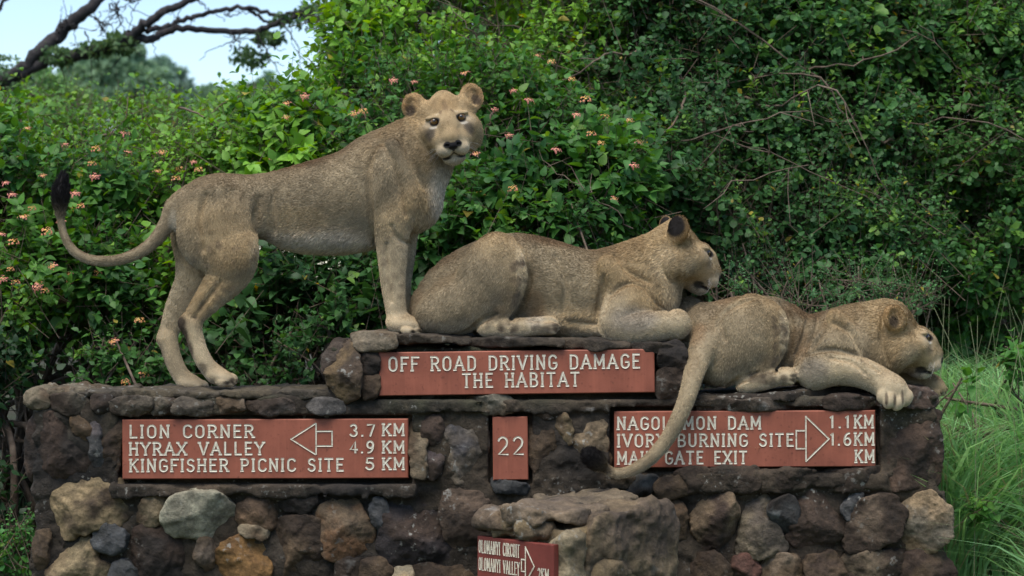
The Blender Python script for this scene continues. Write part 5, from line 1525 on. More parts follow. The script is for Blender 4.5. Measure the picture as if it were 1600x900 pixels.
TIPS = {}
def shrub(name, label, cat, lobes, leaf=(0.055, 0.04), prof='ovate', nodes=5, sprig=0.26, per_m2=260, cols=((0.05, 0.13, 0.03), (0.09, 0.20, 0.035)), young=(0.16, 0.27, 0.05), young_f=0.10, yellow_f=0.006, foot=None, seed=1, group='shrubs behind the wall', branch=18, tips_key=None, twigs=0, fold=0.22, up=0.55, hollow=0.0, back=0.5):
    """lobes: (px, py, Y, radius in px across, depth radius m, radius in px up). Leaves sit on sprigs spread through each lobe's outer shell."""
    r = np.random.default_rng(seed)
    LB = []
    for px, py, Y, rx, ry, rz in lobes:
        s = scale_at(Y); LB.append((P(px, py, Y), np.array((rx * s, ry, rz * s))))
    fx = float(np.mean([c[0] for c, _ in LB])); fy = float(np.mean([c[1] for c, _ in LB]))
    if foot is None: foot = (fx, fy + 0.2)
    root = empty(name, (foot[0], foot[1], float(ground_z(foot[0], foot[1]))))
    tag(root, label, cat, group)
    pos, out, dep = [], [], []
    for c, rad in LB:
        area = 4 * math.pi * (((rad[0] * rad[1]) ** 1.6 + (rad[0] * rad[2]) ** 1.6 + (rad[1] * rad[2]) ** 1.6) / 3) ** (1 / 1.6)
        n = int(area * per_m2)
        u = rand_dirs(n, r)
        keep = (u[:, 1] < 0.35) | (r.random(n) < back)
        u = u[keep]; n = len(u)
        q = r.random(n)
        rr = 1.0 - 0.42 * q ** 1.7
        lump = 1 + 0.20 * vnoise(u * 2.2 + seed, 5) + 0.12 * vnoise(u * 5.5 + seed, 6)
        p = c + u * rad * (rr * lump)[:, None]
        # clumps and gaps
        den = fbm(p * 3.2, 2, 40 + seed)
        k2 = den + 0.38 * r.random(n) > -0.07 + hollow
        pos.append(p[k2]); out.append(norm(u[k2] / rad)); dep.append(q[k2])
    pos, out, dep = np.concatenate(pos), np.concatenate(out), np.concatenate(dep)
    ok = pos[:, 2] > ground_z(pos[:, 0], pos[:, 1]) + 0.02
    # keep clear of the wall
    ok &= ~((pos[:, 1] < 0.66) & (pos[:, 0] > wx(40)) & (pos[:, 0] < wx(1480)) & (pos[:, 2] < 1.6))
    ok &= ~((pos[:, 1] < 0.66) & (pos[:, 0] > wx(80)) & (pos[:, 0] < wx(1480)))
    pos, out, dep = pos[ok], out[ok], dep[ok]
    N = len(pos)
    ax = norm(out * 0.75 + np.array([0, -0.10, up]) + 0.45 * r.normal(size=(N, 3)))
    sl = sprig * (0.55 + 0.9 * r.random(N))
    base = pos - ax * (sl * 0.6)[:, None]
    tone = r.random(N) * 0.7 + 0.3 * r.random(N)
    clump = 0.5 + 0.5 * np.clip(fbm(pos * 2.1, 2, 60 + seed), -1, 1)
    c0, c1 = np.array(cols[0]), np.array(cols[1])
    ya = (r.random(N) < young_f * (0.4 + 1.2 * clump)) & (dep < 0.6)
    parts = []
    csize = np.clip(1.0 + 0.55 * fbm(pos * 1.7, 2, 90 + seed) + 0.15 * r.normal(size=N), 0.5, 1.8)
    e1 = norm(np.cross(ax, rand_dirs(N, r))); e2 = np.cross(ax, e1)
    bend = 0.18 * r.normal(size=(N, 3))
    for k in range(nodes):
        t = (k + 0.5) / nodes
        m = r.random(N) < 0.94
        p = base + ax * (sl * t)[:, None] + bend * (sl * t * t)[:, None]
        an = k * math.pi / 2 + 0.5 * r.random(N)
        for sg in (0, 1):
            a2 = an + sg * math.pi + 0.35 * r.normal(size=N)
            side = e1 * np.cos(a2)[:, None] + e2 * np.sin(a2)[:, None]
            d = norm(side * (1.0 - 0.45 * t) + ax * (0.35 + 0.75 * t) + np.array([0, 0, -0.28]) + 0.22 * r.normal(size=(N, 3)))
            n_ = norm(ax * 0.8 + np.array([0, -0.15, 0.7]) - d * 0.3 + 0.35 * r.normal(size=(N, 3)))
            sc = (1.0 - 0.45 * t) * (0.65 + 0.6 * r.random(N))
            mm = m & (r.random(N) < 0.92)
            sc = sc * csize
            Ln = leaf[0] * sc[mm]; W = leaf[1] * sc[mm] * (0.85 + 0.3 * r.random(mm.sum()))
            v, T, Q = leaf_geo(p[mm] + d[mm] * (leaf[0] * 0.10), d[mm], n_[mm], Ln, W, fold * (0.5 + r.random(mm.sum())), 0.10 + 0.35 * r.random(mm.sum()), prof)
            mix = np.clip(0.40 * tone[mm] + 0.75 * clump[mm] - 0.08 + 0.16 * r.normal(size=mm.sum()), 0, 1.2)[:, None]
            col = c0 + (c1 - c0) * mix
            col = np.where(ya[mm][:, None], col * (1 - t) + np.array(young) * t, col)
            yl = r.random(mm.sum()) < yellow_f
            col = np.where(yl[:, None], np.array((0.34, 0.26, 0.05)) * (0.5 + 0.7 * r.random((mm.sum(), 1))), col)
            col = np.clip(col * (0.75 + 0.5 * r.random((mm.sum(), 1))), 0.004, 0.7)
            parts.append((v, T, Q, np.repeat(col, 11, 0)))
    V, F, C = merge(parts)
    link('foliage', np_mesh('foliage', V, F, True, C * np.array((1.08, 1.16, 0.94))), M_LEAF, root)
    # stems: sprig axes, and limbs from the foot into the lobes
    sv, sq = thin_tubes(base - ax * (sl * 0.5)[:, None], base + ax * sl[:, None], 0.0022, 0.0010)
    sp = [(sv, None, sq, np.ones((len(sv), 3)))]
    f0 = np.array((foot[0], foot[1], float(ground_z(foot[0], foot[1])) - 0.05))
    for k in range(branch):
        c, rad = LB[int(r.integers(len(LB)))]
        e = c + rand_dirs(1, r)[0] * rad * (0.55 + 0.4 * r.random())
        if e[1] < 0.7: e[1] = 0.7 + 0.2 * r.random()
        st = f0 + np.array((r.normal() * 0.25, 0.2 * abs(r.normal()), 0)); st[1] = max(st[1], 0.75)
        m1 = st + (e - st) * 0.35 + np.array((0.15 * r.normal(), 0.1 * r.normal(), 0.25)); m2 = st + (e - st) * 0.7 + 0.14 * r.normal(size=3)
        for q_ in (m1, m2): q_[1] = max(q_[1], 0.72)
        pth = catmull([st, m1, m2, e], 5)
        v, q = tube_path(pth, np.linspace(0.020, 0.005, len(pth)) * (0.6 + 0.8 * r.random()), 5)
        sp.append((v, None, q, np.ones((len(v), 3))))
    # bare arching twigs in front of the leaves
    for k in range(twigs):
        j = int(r.integers(N))
        if dep[j] > 0.5: continue
        a = pos[j] + out[j] * 0.02
        dr = norm(np.array((r.normal(), 0.25 * r.normal() - 0.05, 0.75 * r.normal() + 0.1)))
        ln = 0.35 + 0.75 * r.random()
        b = a + dr * ln; mid_ = (a + b) / 2 + np.array((0.08 * r.normal(), -0.06, 0.10 * r.normal())) * ln * 1.5
        b = b + np.array((0, 0.22, -0.1)) * ln
        if min(a[1], b[1], mid_[1]) < 0.66: continue
        pth = catmull([a - dr * 0.2 + np.array((0, 0.12, 0)), a, mid_, b], 5)
        pth += 0.010 * r.normal(size=pth.shape)
        v, q = tube_path(pth, np.linspace(0.0065, 0.0022, len(pth)) * (0.5 + 0.9 * r.random()), 4)
        sp.append((v, None, q, np.ones((len(v), 3))))
        for _ in range(2):
            jj = int(r.integers(4, len(pth) - 1)); a3 = pth[jj]
            b3 = a3 + norm(dr + 0.9 * r.normal(size=3)) * ln * 0.35
            if b3[1] < 0.68: continue
            v, q = tube_path(np.array([a3, (a3 + b3) / 2 + 0.02 * r.normal(size=3), b3]), [0.003, 0.0025, 0.0012], 4)
            sp.append((v, None, q, np.ones((len(v), 3))))
    V, F, C = merge(sp)
    link('stem', np_mesh('stem', V, F, True, C), M_STEM, root)
    if tips_key: TIPS.setdefault(tips_key, []).append((root, base + ax * sl[:, None] * 1.02, ax))
    return root

LANT = ((0.030, 0.095, 0.022), (0.125, 0.265, 0.040))
shrub('lantana_shrub', 'flowering shrub with pink and orange flower heads, beside the raised black tail tuft', 'shrub',
      [(40, 330, 1.55, 130, 0.45, 120), (150, 300, 1.8, 130, 0.5, 100), (-40, 260, 1.9, 120, 0.5, 110), (120, 430, 1.3, 120, 0.4, 90), (0, 470, 1.15, 110, 0.35, 90), (230, 450, 1.45, 110, 0.4, 90), (-80, 420, 1.3, 110, 0.4, 120)],
      leaf=(0.078, 0.056), cols=LANT, seed=3, per_m2=180, branch=34, tips_key='f', twigs=16, foot=(-2.45, 1.35))
shrub('lantana_shrub', 'flowering shrub behind the back of the standing lion, top against the sky', 'shrub',
      [(300, 300, 1.95, 120, 0.5, 100), (400, 270, 2.0, 100, 0.5, 100), (340, 410, 1.6, 120, 0.45, 100), (470, 250, 2.0, 90, 0.5, 130), (250, 230, 2.3, 90, 0.4, 70), (425, 195, 2.3, 55, 0.4, 60)],
      leaf=(0.068, 0.049), cols=((0.048, 0.130, 0.022), (0.175, 0.33, 0.045)), seed=5, per_m2=200, branch=22, tips_key='f', twigs=10, foot=(-1.35, 1.9))
shrub('lantana_shrub', 'flowering shrub around the face of the standing lion', 'shrub',
      [(590, 180, 2.0, 130, 0.5, 110), (720, 170, 1.9, 120, 0.5, 110), (840, 230, 1.7, 110, 0.45, 110), (930, 290, 1.5, 90, 0.4, 90), (790, 330, 1.4, 110, 0.4, 90), (870, 350, 1.25, 90, 0.35, 60), (700, 350, 1.5, 100, 0.4, 100)],
      leaf=(0.068, 0.048), prof='heart', cols=((0.026, 0.085, 0.024), (0.085, 0.205, 0.038)), seed=8, per_m2=215, branch=24, tips_key='f', twigs=10, foot=(0.0, 1.8))
shrub('leafy_shrub', 'leafy shrub with shade painted dark into its leaves, seen under the belly of the standing lion', 'shrub',
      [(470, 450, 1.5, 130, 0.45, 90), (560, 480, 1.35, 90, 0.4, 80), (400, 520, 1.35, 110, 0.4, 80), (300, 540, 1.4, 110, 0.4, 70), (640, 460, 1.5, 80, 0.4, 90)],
      leaf=(0.075, 0.055), prof='heart', cols=((0.020, 0.060, 0.022), (0.045, 0.115, 0.032)), young_f=0.04, seed=11, per_m2=120, branch=26, twigs=8, foot=(-1.0, 1.5))  # dim leaf colours paint in the shade under the belly
shrub('bright_shrub', 'bright yellow green bush low under the open sky, behind the flowering shrubs', 'shrub',
      [(310, 215, 4.6, 90, 0.5, 60), (230, 200, 4.9, 80, 0.5, 55), (390, 210, 4.4, 70, 0.5, 60), (150, 205, 4.6, 90, 0.6, 60), (50, 200, 4.2, 100, 0.6, 60), (95, 160, 4.4, 45, 0.4, 40)],
      leaf=(0.070, 0.048), prof='obovate', cols=((0.06, 0.15, 0.03), (0.14, 0.27, 0.05)), young=(0.22, 0.34, 0.06), young_f=0.25, seed=13, per_m2=150, sprig=0.26, foot=(-2.2, 4.8))
shrub('tall_shrub', 'tall light green shrub rising above the standing lion to the top of the view', 'shrub',
      [(575, 70, 2.8, 80, 0.5, 110), (520, 150, 2.7, 50, 0.45, 70), (660, 40, 2.9, 120, 0.5, 110), (780, 60, 2.9, 120, 0.5, 120), (880, 90, 2.7, 110, 0.5, 120), (700, 130, 2.6, 120, 0.5, 80), (600, -60, 3.0, 120, 0.5, 90), (800, -60, 3.0, 130, 0.5, 90), (590, 140, 2.7, 90, 0.45, 80)],
      leaf=(0.070, 0.049), prof='ovate', cols=((0.055, 0.145, 0.022), (0.20, 0.36, 0.048)), young=(0.20, 0.32, 0.055), young_f=0.18, seed=17, per_m2=180, branch=20, twigs=14, foot=(-0.2, 3.0), tips_key='g')
DK = ((0.020, 0.066, 0.026), (0.072, 0.165, 0.048))
shrub('thicket_shrub', 'dark small leaved shrub above the head of the resting lion', 'shrub',
      [(990, 80, 2.6, 120, 0.5, 140), (1110, 60, 2.6, 130, 0.5, 120), (1080, 190, 2.3, 120, 0.5, 120), (1000, 270, 2.0, 90, 0.45, 90), (1130, 320, 2.1, 110, 0.45, 90), (1060, -50, 2.8, 160, 0.5, 80)],
      leaf=(0.056, 0.040), prof='obovate', nodes=6, sprig=0.19, cols=DK, young=(0.15, 0.26, 0.05), young_f=0.12, yellow_f=0.012, seed=19, per_m2=230, branch=26, twigs=26, foot=(1.0, 2.6), hollow=-0.02)
shrub('thicket_shrub', 'dark thicket of small leaves and bare twigs above the draped lion', 'shrub',
      [(1250, 80, 2.6, 130, 0.5, 130), (1370, 60, 2.7, 120, 0.5, 120), (1230, 220, 2.3, 120, 0.5, 110), (1350, 230, 2.4, 120, 0.5, 120), (1260, 340, 2.1, 120, 0.45, 90), (1380, 360, 2.1, 110, 0.45, 90), (1180, 420, 1.9, 110, 0.4, 60), (1310, 440, 1.9, 120, 0.4, 60), (1300, -50, 2.8, 170, 0.5, 80)],
      leaf=(0.056, 0.040), prof='obovate', nodes=6, sprig=0.19, cols=DK, young=(0.16, 0.27, 0.05), young_f=0.12, yellow_f=0.012, seed=23, per_m2=230, branch=34, twigs=44, foot=(1.9, 2.6), hollow=-0.02)
shrub('thicket_shrub', 'tangled green shrub at the edge of the tall grass', 'shrub',
      [(1490, 60, 2.8, 120, 0.5, 120), (1610, 80, 2.8, 130, 0.5, 130), (1480, 210, 2.5, 120, 0.5, 110), (1600, 230, 2.5, 130, 0.5, 120), (1490, 350, 2.5, 110, 0.45, 110), (1600, 370, 2.5, 130, 0.45, 110), (1460, 450, 2.3, 110, 0.4, 90), (1570, 470, 2.6, 120, 0.4, 90), (1650, 560, 2.8, 130, 0.4, 90), (1500, 560, 2.8, 110, 0.4, 80), (1540, -50, 3.0, 180, 0.5, 80)],
      leaf=(0.058, 0.040), prof='obovate', nodes=6, sprig=0.19, cols=((0.026, 0.080, 0.026), (0.090, 0.20, 0.050)), young=(0.16, 0.28, 0.05), young_f=0.16, yellow_f=0.012, seed=29, per_m2=230, branch=14, twigs=32, foot=(3.1, 3.4), hollow=0.0)
shrub('backing_shrub', 'broad dark shrub deep behind the flowering shrubs', 'shrub',
      [(120, 420, 3.4, 260, 0.5, 190), (420, 400, 3.4, 240, 0.5, 190), (-150, 400, 3.4, 200, 0.5, 200)], leaf=(0.085, 0.06), cols=((0.022, 0.068, 0.022), (0.05, 0.125, 0.03)), seed=31, per_m2=110, branch=8, foot=(-2.0, 3.6))
shrub('backing_shrub', 'broad dark tree shrub deep behind the tall light green shrub', 'shrub',
      [(760, 380, 3.8, 240, 0.5, 190), (720, 120, 4.2, 190, 0.5, 220), (980, 160, 4.2, 200, 0.5, 240), (980, 400, 3.8, 220, 0.5, 180), (860, -80, 4.4, 260, 0.5, 140)], leaf=(0.085, 0.06), cols=((0.020, 0.062, 0.022), (0.05, 0.125, 0.032)), seed=37, per_m2=140, branch=10, foot=(0.4, 4.2))
shrub('backing_shrub', 'broad dark tree shrub deep behind the twiggy thicket', 'shrub',
      [(1240, 380, 3.9, 260, 0.5, 190), (1240, 120, 4.2, 230, 0.5, 230), (1500, 140, 4.2, 220, 0.5, 240), (1520, 400, 4.0, 230, 0.5, 170), (1700, 250, 4.0, 180, 0.5, 300), (1350, -80, 4.4, 300, 0.5, 140)], leaf=(0.08, 0.055), cols=((0.018, 0.056, 0.022), (0.045, 0.112, 0.034)), seed=41, per_m2=150, branch=10, foot=(2.4, 4.4))
shrub('backing_shrub', 'deep green tree mass furthest behind the thicket', 'shrub',
      [(1050, 300, 5.6, 220, 0.6, 260), (1300, 250, 5.6, 240, 0.6, 300), (1560, 250, 5.8, 240, 0.6, 300), (820, 250, 5.8, 200, 0.6, 260), (1250, 0, 6.0, 500, 0.6, 150)], leaf=(0.13, 0.09), cols=((0.020, 0.058, 0.020), (0.05, 0.12, 0.032)), seed=67, per_m2=70, branch=10, foot=(1.6, 6.0))
# small plants close to the wall
shrub('small_plant', 'small broad leaved plant just behind the feet of the standing lion', 'plant', [(480, 560, 0.92, 62, 0.14, 60), (420, 590, 0.9, 60, 0.12, 30), (520, 500, 1.0, 36, 0.12, 50)],
      leaf=(0.060, 0.046), prof='heart', sprig=0.16, cols=((0.030, 0.088, 0.026), (0.07, 0.16, 0.04)), seed=43, per_m2=150, branch=10, foot=(-0.95, 0.95), group='small plants by the wall', tips_key='h')
shrub('small_plant', 'small leafy plant with two pink flower heads at the end of the left ledge', 'plant', [(190, 545, 0.95, 62, 0.14, 40), (230, 570, 0.92, 70, 0.12, 40), (160, 590, 0.9, 50, 0.12, 30)],
      leaf=(0.055, 0.042), prof='ovate', sprig=0.16, cols=((0.030, 0.088, 0.026), (0.065, 0.155, 0.036)), seed=47, per_m2=150, branch=10, foot=(-1.7, 0.95), group='small plants by the wall', tips_key='f')
shrub('small_plant', 'low bright plant with tiny round leaves beside the left end of the wall', 'plant', [(22, 850, 0.15, 34, 0.14, 60), (-30, 870, 0.2, 50, 0.14, 60)],
      leaf=(0.026, 0.021), prof='obovate', nodes=7, sprig=0.14, cols=((0.045, 0.14, 0.05), (0.09, 0.23, 0.06)), seed=53, per_m2=330, branch=8, foot=(-2.2, 0.3), group='small plants by the wall')
shrub('painted_shade_shrub', 'dark shrub beside the left end of the wall, deep shade painted into its leaves', 'shrub', [(-30, 620, 0.75, 60, 0.25, 110), (-60, 780, 0.6, 90, 0.3, 120), (-120, 650, 0.8, 110, 0.3, 150), (10, 560, 1.0, 50, 0.2, 60)],
      leaf=(0.050, 0.038), cols=((0.012, 0.036, 0.014), (0.026, 0.068, 0.022)), young_f=0.02, seed=59, per_m2=170, branch=22, foot=(-2.5, 0.8))  # leaf colours darkened to paint in the deep shade
shrub('feathery_plant', 'fine leaved feathery plant behind the loins of the draped lion', 'plant', [(1255, 455, 1.05, 60, 0.15, 50), (1340, 445, 1.1, 70, 0.15, 50), (1420, 455, 1.15, 60, 0.15, 45), (1150, 450, 1.05, 50, 0.12, 30)],
      leaf=(0.020, 0.012), prof='ovate', nodes=9, sprig=0.18, cols=((0.04, 0.11, 0.05), (0.085, 0.19, 0.07)), seed=61, per_m2=170, branch=16, foot=(1.5, 1.1), group='small plants by the wall')

for k_, (x_, y_, h_) in enumerate(((1520, 620, 0.5), (1575, 700, 0.35), (1540, 800, 0.2), (1590, 560, 0.9), (1495, 700, 0.75))):
    shrub('weed_plant', ['broad leaved weed rising out of the grass behind the end of the wall', 'broad leaved weed low in the grass at the edge of the view', 'leafy weed lowest in the grass beside the foot of the wall', 'leafy weed highest in the grass below the tangled shrub', 'small weed close against the end stones of the wall'][k_], 'plant',
          [(x_, y_, h_, 22, 0.09, 34)], leaf=(0.055, 0.036), sprig=0.16, cols=((0.04, 0.12, 0.03), (0.10, 0.23, 0.05)), seed=130 + k_, per_m2=170, branch=4, group='weeds in the grass')

# ------------------------------------------------------------------ flower heads, each set on the tip of a sprig
m_, nt_, b_ = new_mat('petal')
nt_.links.new(attr(nt_).outputs['Color'], b_.inputs['Base Color']); b_.inputs['Roughness'].default_value = 0.55
M_PETAL = m_
def flower_mesh(sd, inner, outer):
    r = np.random.default_rng(sd); parts = []
    for k in range(22):
        if r.random() < 0.12: continue
        ph = k * 2.399 + 0.3 * r.normal(); rad = math.sqrt((k + 0.5) / 22) * (0.85 + 0.3 * r.random())
        c = np.array((rad * math.cos(ph), rad * math.sin(ph), 0.42 * math.sqrt(max(0, 1 - 0.8 * rad * rad)) + 0.10 * r.normal())) * 0.0185
        n = norm(np.array((c[0] * 1.0, c[1] * 1.0, 0.014)))
        u = norm(np.cross(n, np.array((0.3, 0.5, 0.1)))); v = np.cross(n, u); s_ = 0.0046 * (0.7 + 0.6 * r.random())
        V = [c + n * 0.0012] + [c + s_ * (1.0 if i % 2 == 0 else 0.5) * (math.cos(i * math.pi / 4) * u + math.sin(i * math.pi / 4) * v) + n * 0.0006 * (i % 2) for i in range(8)]
        T = [[0, 1 + i, 1 + (i + 1) % 8] for i in range(8)]
        col = np.array(inner) + (np.array(outer) - np.array(inner)) * smooth01((rad - 0.35) * 2.2 + 0.2 * r.normal())
        cc = np.tile(col, (9, 1)); cc[0] = np.array((0.75, 0.30, 0.04))
        parts.append((np.array(V), np.array(T), None, cc))
    V, F, C = merge(parts)
    return np_mesh('flower_head', V, F, False, C)
FL = [flower_mesh(1, (0.72, 0.40, 0.10), (0.74, 0.28, 0.20)), flower_mesh(2, (0.74, 0.36, 0.14), (0.70, 0.26, 0.27)), flower_mesh(3, (0.76, 0.50, 0.14), (0.74, 0.36, 0.20)), flower_mesh(4, (0.70, 0.28, 0.22), (0.62, 0.18, 0.26))]
for f_ in FL: f_.materials.append(M_PETAL)
flower_px = [(50, 205), (35, 262), (140, 243), (146, 252), (158, 266), (155, 276), (166, 288), (4, 268), (45, 338), (38, 346), (100, 343), (82, 358), (86, 366), (3, 375), (60, 345), (30, 394), (12, 436), (2, 440), (14, 443), (40, 454), (52, 446), (72, 466), (72, 481), (86, 460), (64, 440), (118, 437), (122, 441), (165, 426), (80, 424), (290, 268), (295, 278), (246, 262), (210, 210), (302, 270), (432, 259), (447, 257), (252, 272), (470, 155), (457, 178), (440, 190), (205, 512), (220, 522), (184, 528), (230, 598), (196, 598), (552, 185), (615, 133), (660, 147), (716, 120), (570, 197), (848, 97), (853, 107), (895, 130), (910, 172), (898, 190), (912, 232), (922, 232), (936, 234), (752, 250), (740, 248), (800, 300), (790, 296), (788, 230), (865, 232), (960, 330), (984, 262), (772, 175), (806, 140), (112, 302), (62, 296), (130, 322), (22, 300), (8, 320), (190, 255), (268, 285), (110, 246), (1005, 225), (975, 200), (940, 205), (820, 170)]
allt = [(root, t, a) for key in ('f',) for (root, t, a) in TIPS[key]]
T_all = np.concatenate([t for _, t, _ in allt]); A_all = np.concatenate([a for _, _, a in allt]); own = np.concatenate([np.full(len(t), i) for i, (_, t, _) in enumerate(allt)])
s_all = S0 * (T_all[:, 1] - CAM_Y) / 9.0
tpx = 800 + T_all[:, 0] / s_all; tpy = 450 - (T_all[:, 2] - CAM_Z) / s_all
used = set()
for n_, (fx, fy) in enumerate(flower_px):
    d2 = np.hypot(tpx - fx, tpy - fy)
    cand = np.nonzero(d2 < 16)[0]
    if len(cand) == 0: cand = np.argsort(d2)[:3]
    if d2[cand].min() > 40: continue
    j = int(cand[np.argmin(T_all[cand, 1] + d2[cand] * 0.004)])
    if j in used: continue
    used.add(j)
    o = bpy.data.objects.new('flower_head', FL[int(rng.integers(4))]); COL.objects.link(o)
    root = allt[own[j]][0]
    o.parent = root
    z = norm(A_all[j] * 0.6 + np.array((0, -0.7, 0.5)))
    q = Vector(z).to_track_quat('Z', 'Y')
    p_ = T_all[j] + np.array((0, -0.06, 0.03)) - np.array(root.location)
    sc_ = 1.0 + 0.6 * rng.random()
    o.matrix_local = Matrix.LocRotScale(Vector(p_), q, Vector((sc_, sc_ * (0.75 + 0.3 * rng.random()), sc_)))

# ------------------------------------------------------------------ acacia limb reaching over the sky, distant trees
ac = empty('acacia_tree', (-5.4, 7.0, float(ground_z(-5.4, 7.0))))
tag(ac, 'dark bare limbed acacia leaning across the open sky', 'tree', 'trees beyond the shrubs')
AY = 7.0; sA = scale_at(AY)
def limb(pts, r0, r1, sub=6, Y=AY):
    pw = catmull([P(x, y, Y + dy) for x, y, dy in pts], sub)
    pw = pw + 0.008 * rng.normal(size=pw.shape)
    return tube_path(pw, np.linspace(r0, r1, len(pw)) * sA * (1 + 0.12 * vnoise(pw * 3.0, 3)), 9)
tr = []
for pts, r0, r1 in (
        ([(-330, 900, 0.2), (-260, 560, 0.1), (-160, 300, 0), (-60, 170, 0), (22, 118, 0)], 34, 13),
        ([(22, 118, 0), (62, 82, 0), (100, 46, 0.1), (138, 12, 0.1), (190, -30, 0.2)], 12, 9),
        ([(15, 122, 0), (60, 102, 0), (110, 88, 0), (160, 76, 0), (205, 58, 0)], 9.5, 9),
        ([(205, 58, 0), (240, 60, 0), (262, 48, 0.1), (300, 44, 0.1), (350, 50, 0.1), (400, 46, 0.1), (450, 30, 0.1), (520, 8, 0.2)], 7, 4),
        ([(205, 58, 0), (235, 34, -0.1), (262, 14, -0.1), (300, 0, -0.1), (360, -25, 0)], 8, 5),
        ([(228, 48, 0), (262, 40, 0.2), (298, 28, 0.2), (340, 18, 0.2), (385, 12, 0.2), (430, 24, 0.2), (480, 16, 0.2), (540, -2, 0.3)], 5, 2.5),
        ([(385, 12, 0.2), (405, 24, 0.2), (412, 32, 0.2), (440, 36, 0.2)], 3, 2),
        ([(0, 12, 0), (-30, 40, 0), (-90, 120, 0)], 3, 6), ([(0, 12, 0), (20, -14, 0)], 3, 2)):
    v, q = limb(pts, r0, r1); tr.append((v, None, q, np.ones((len(v), 3))))
# fine dead twigs
def twig(x, y, dx, dy, n=5, r0=1.4, Y=AY):
    pts = [(x, y, 0)]
    for k in range(n):
        dx += 4 * rng.normal(); dy += 4 * rng.normal()
        pts.append((pts[-1][0] + dx, pts[-1][1] + dy, 0.03 * rng.normal()))
    v, q = limb(pts, r0, 0.5, 3, Y); tr.append((v, None, q, np.ones((len(v), 3))))
    return pts
for x, y, dx, dy in ((140, 22, 6, 4), (150, 30, 5, 6), (162, 40, -1, 8), (100, 48, -4, -6), (88, 60, -2, -8), (130, 50, 7, 5), (180, 6, 5, 8), (186, 4, 4, 9), (176, 4, 2, 10), (190, 0, 8, 7), (196, 0, 9, 9), (172, 10, 4, 9), (206, 62, 4, 10), (212, 62, 7, 9), (270, 42, 6, -4), (300, 30, 8, -5), (330, 20, 6, -6), (360, 48, 9, 6), (395, 46, 6, 9), (410, 44, -6, 9), (380, 50, -9, 8), (440, 36, 10, 4), (350, 18, 5, 7), (420, 20, 8, -5), (460, 20, 10, 5), (470, 18, 8, 8), (110, 40, 6, -4), (120, 84, 5, -7)):
    p_ = twig(x, y, dx, dy)
    for k in range(2):
        a_ = p_[int(rng.integers(1, 4))]; twig(a_[0], a_[1], 5 * rng.normal(), 5 * rng.normal() + 2, 3, 0.8)
V, F, C = merge(tr)
link('trunk', np_mesh('acacia_trunk', V, F, True, C), M_BARK, ac)

def leaf_cloud(lobes, n_each, size, cols, seed, flat=False):
    """loose crown of leaf clumps: lobes (centre, radii) in metres"""
    r = np.random.default_rng(seed); parts = []
    for c, rad in lobes:
        u = rand_dirs(n_each, r); rr = 1 - 0.5 * r.random(n_each) ** 1.5
        p = np.array(c) + u * np.array(rad) * (rr * (1 + 0.28 * vnoise(u * 2.5 + seed, 5)))[:, None]
        k = fbm(p * (1.2 / max(rad)) * 2.5, 2, seed) + 0.5 * r.random(n_each) > 0.08
        p, u = p[k], u[k]; n = len(p)
        d = norm(u * 0.6 + r.normal(size=(n, 3))); nn = norm(np.array((0, -0.2, 0.8)) + 0.7 * r.normal(size=(n, 3)))
        Ln = size * (0.6 + 0.8 * r.random(n))
        v, T, Q = leaf_geo(p, d, nn, Ln, Ln * 0.62, 0.25, 0.3, 'ovate')
        mx = np.clip(0.5 + 0.5 * fbm(p / max(rad) * 3.0, 2, seed + 3) + 0.25 * r.normal(size=n), 0, 1)[:, None]
        col = np.array(cols[0]) + (np.array(cols[1]) - np.array(cols[0])) * mx
        parts.append((v, T, Q, np.repeat(col, 11, 0)))
    return merge(parts)

# foliage of the acacia near its limbs
V, F, C = leaf_cloud([(P(190, 68, AY), (0.13, 0.2, 0.07)), (P(150, 78, AY), (0.16, 0.2, 0.05)), (P(90, 88, AY), (0.14, 0.2, 0.07)), (P(10, 110, AY), (0.2, 0.3, 0.12)), (P(-20, 150, AY), (0.25, 0.3, 0.2)), (P(470, 32, AY + 0.2), (0.25, 0.2, 0.05)), (P(420, 60, AY + 0.2), (0.12, 0.2, 0.04)), (P(390, 90, AY + 0.2), (0.14, 0.2, 0.07)), (P(500, 20, AY + 0.2), (0.2, 0.2, 0.06))], 420, 0.045, ((0.05, 0.11, 0.04), (0.12, 0.20, 0.07)), 71)
link('crown', np_mesh('acacia_leaf', V, F, False, C), M_LEAF, ac)

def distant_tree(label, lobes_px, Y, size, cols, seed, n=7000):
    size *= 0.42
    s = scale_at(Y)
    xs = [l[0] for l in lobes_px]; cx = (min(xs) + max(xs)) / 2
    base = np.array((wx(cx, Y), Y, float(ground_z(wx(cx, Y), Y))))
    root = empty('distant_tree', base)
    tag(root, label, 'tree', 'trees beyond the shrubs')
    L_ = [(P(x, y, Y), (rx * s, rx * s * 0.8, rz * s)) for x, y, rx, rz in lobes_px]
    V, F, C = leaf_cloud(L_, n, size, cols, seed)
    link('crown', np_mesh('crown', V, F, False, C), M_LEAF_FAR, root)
    sp = []
    for c, rad in L_:
        pth = catmull([base, base + (c - base) * 0.5 + np.array((0.1 * rng.normal(), 0, 0.2)) * rad[0], c], 6)
        v, q = tube_path(pth, np.linspace(0.16, 0.05, len(pth)) * max(0.4, rad[0] * 0.6), 6); sp.append((v, None, q, np.ones((len(v), 3))))
    V, F, C = merge(sp); link('trunk', np_mesh('trunk', V, F, True, C), M_BARK, root)
FAR_HAZE = ((0.13, 0.23, 0.14), (0.27, 0.40, 0.22))  # distance haze painted into the leaf colours, paler and bluer
distant_tree('rounded tree with haze painted blue green into its leaves, directly under the acacia limb', [(185, 105, 40, 40), (150, 145, 50, 40), (220, 135, 50, 45), (195, 80, 26, 24), (130, 120, 36, 30)], 24, 0.20, FAR_HAZE, 81)
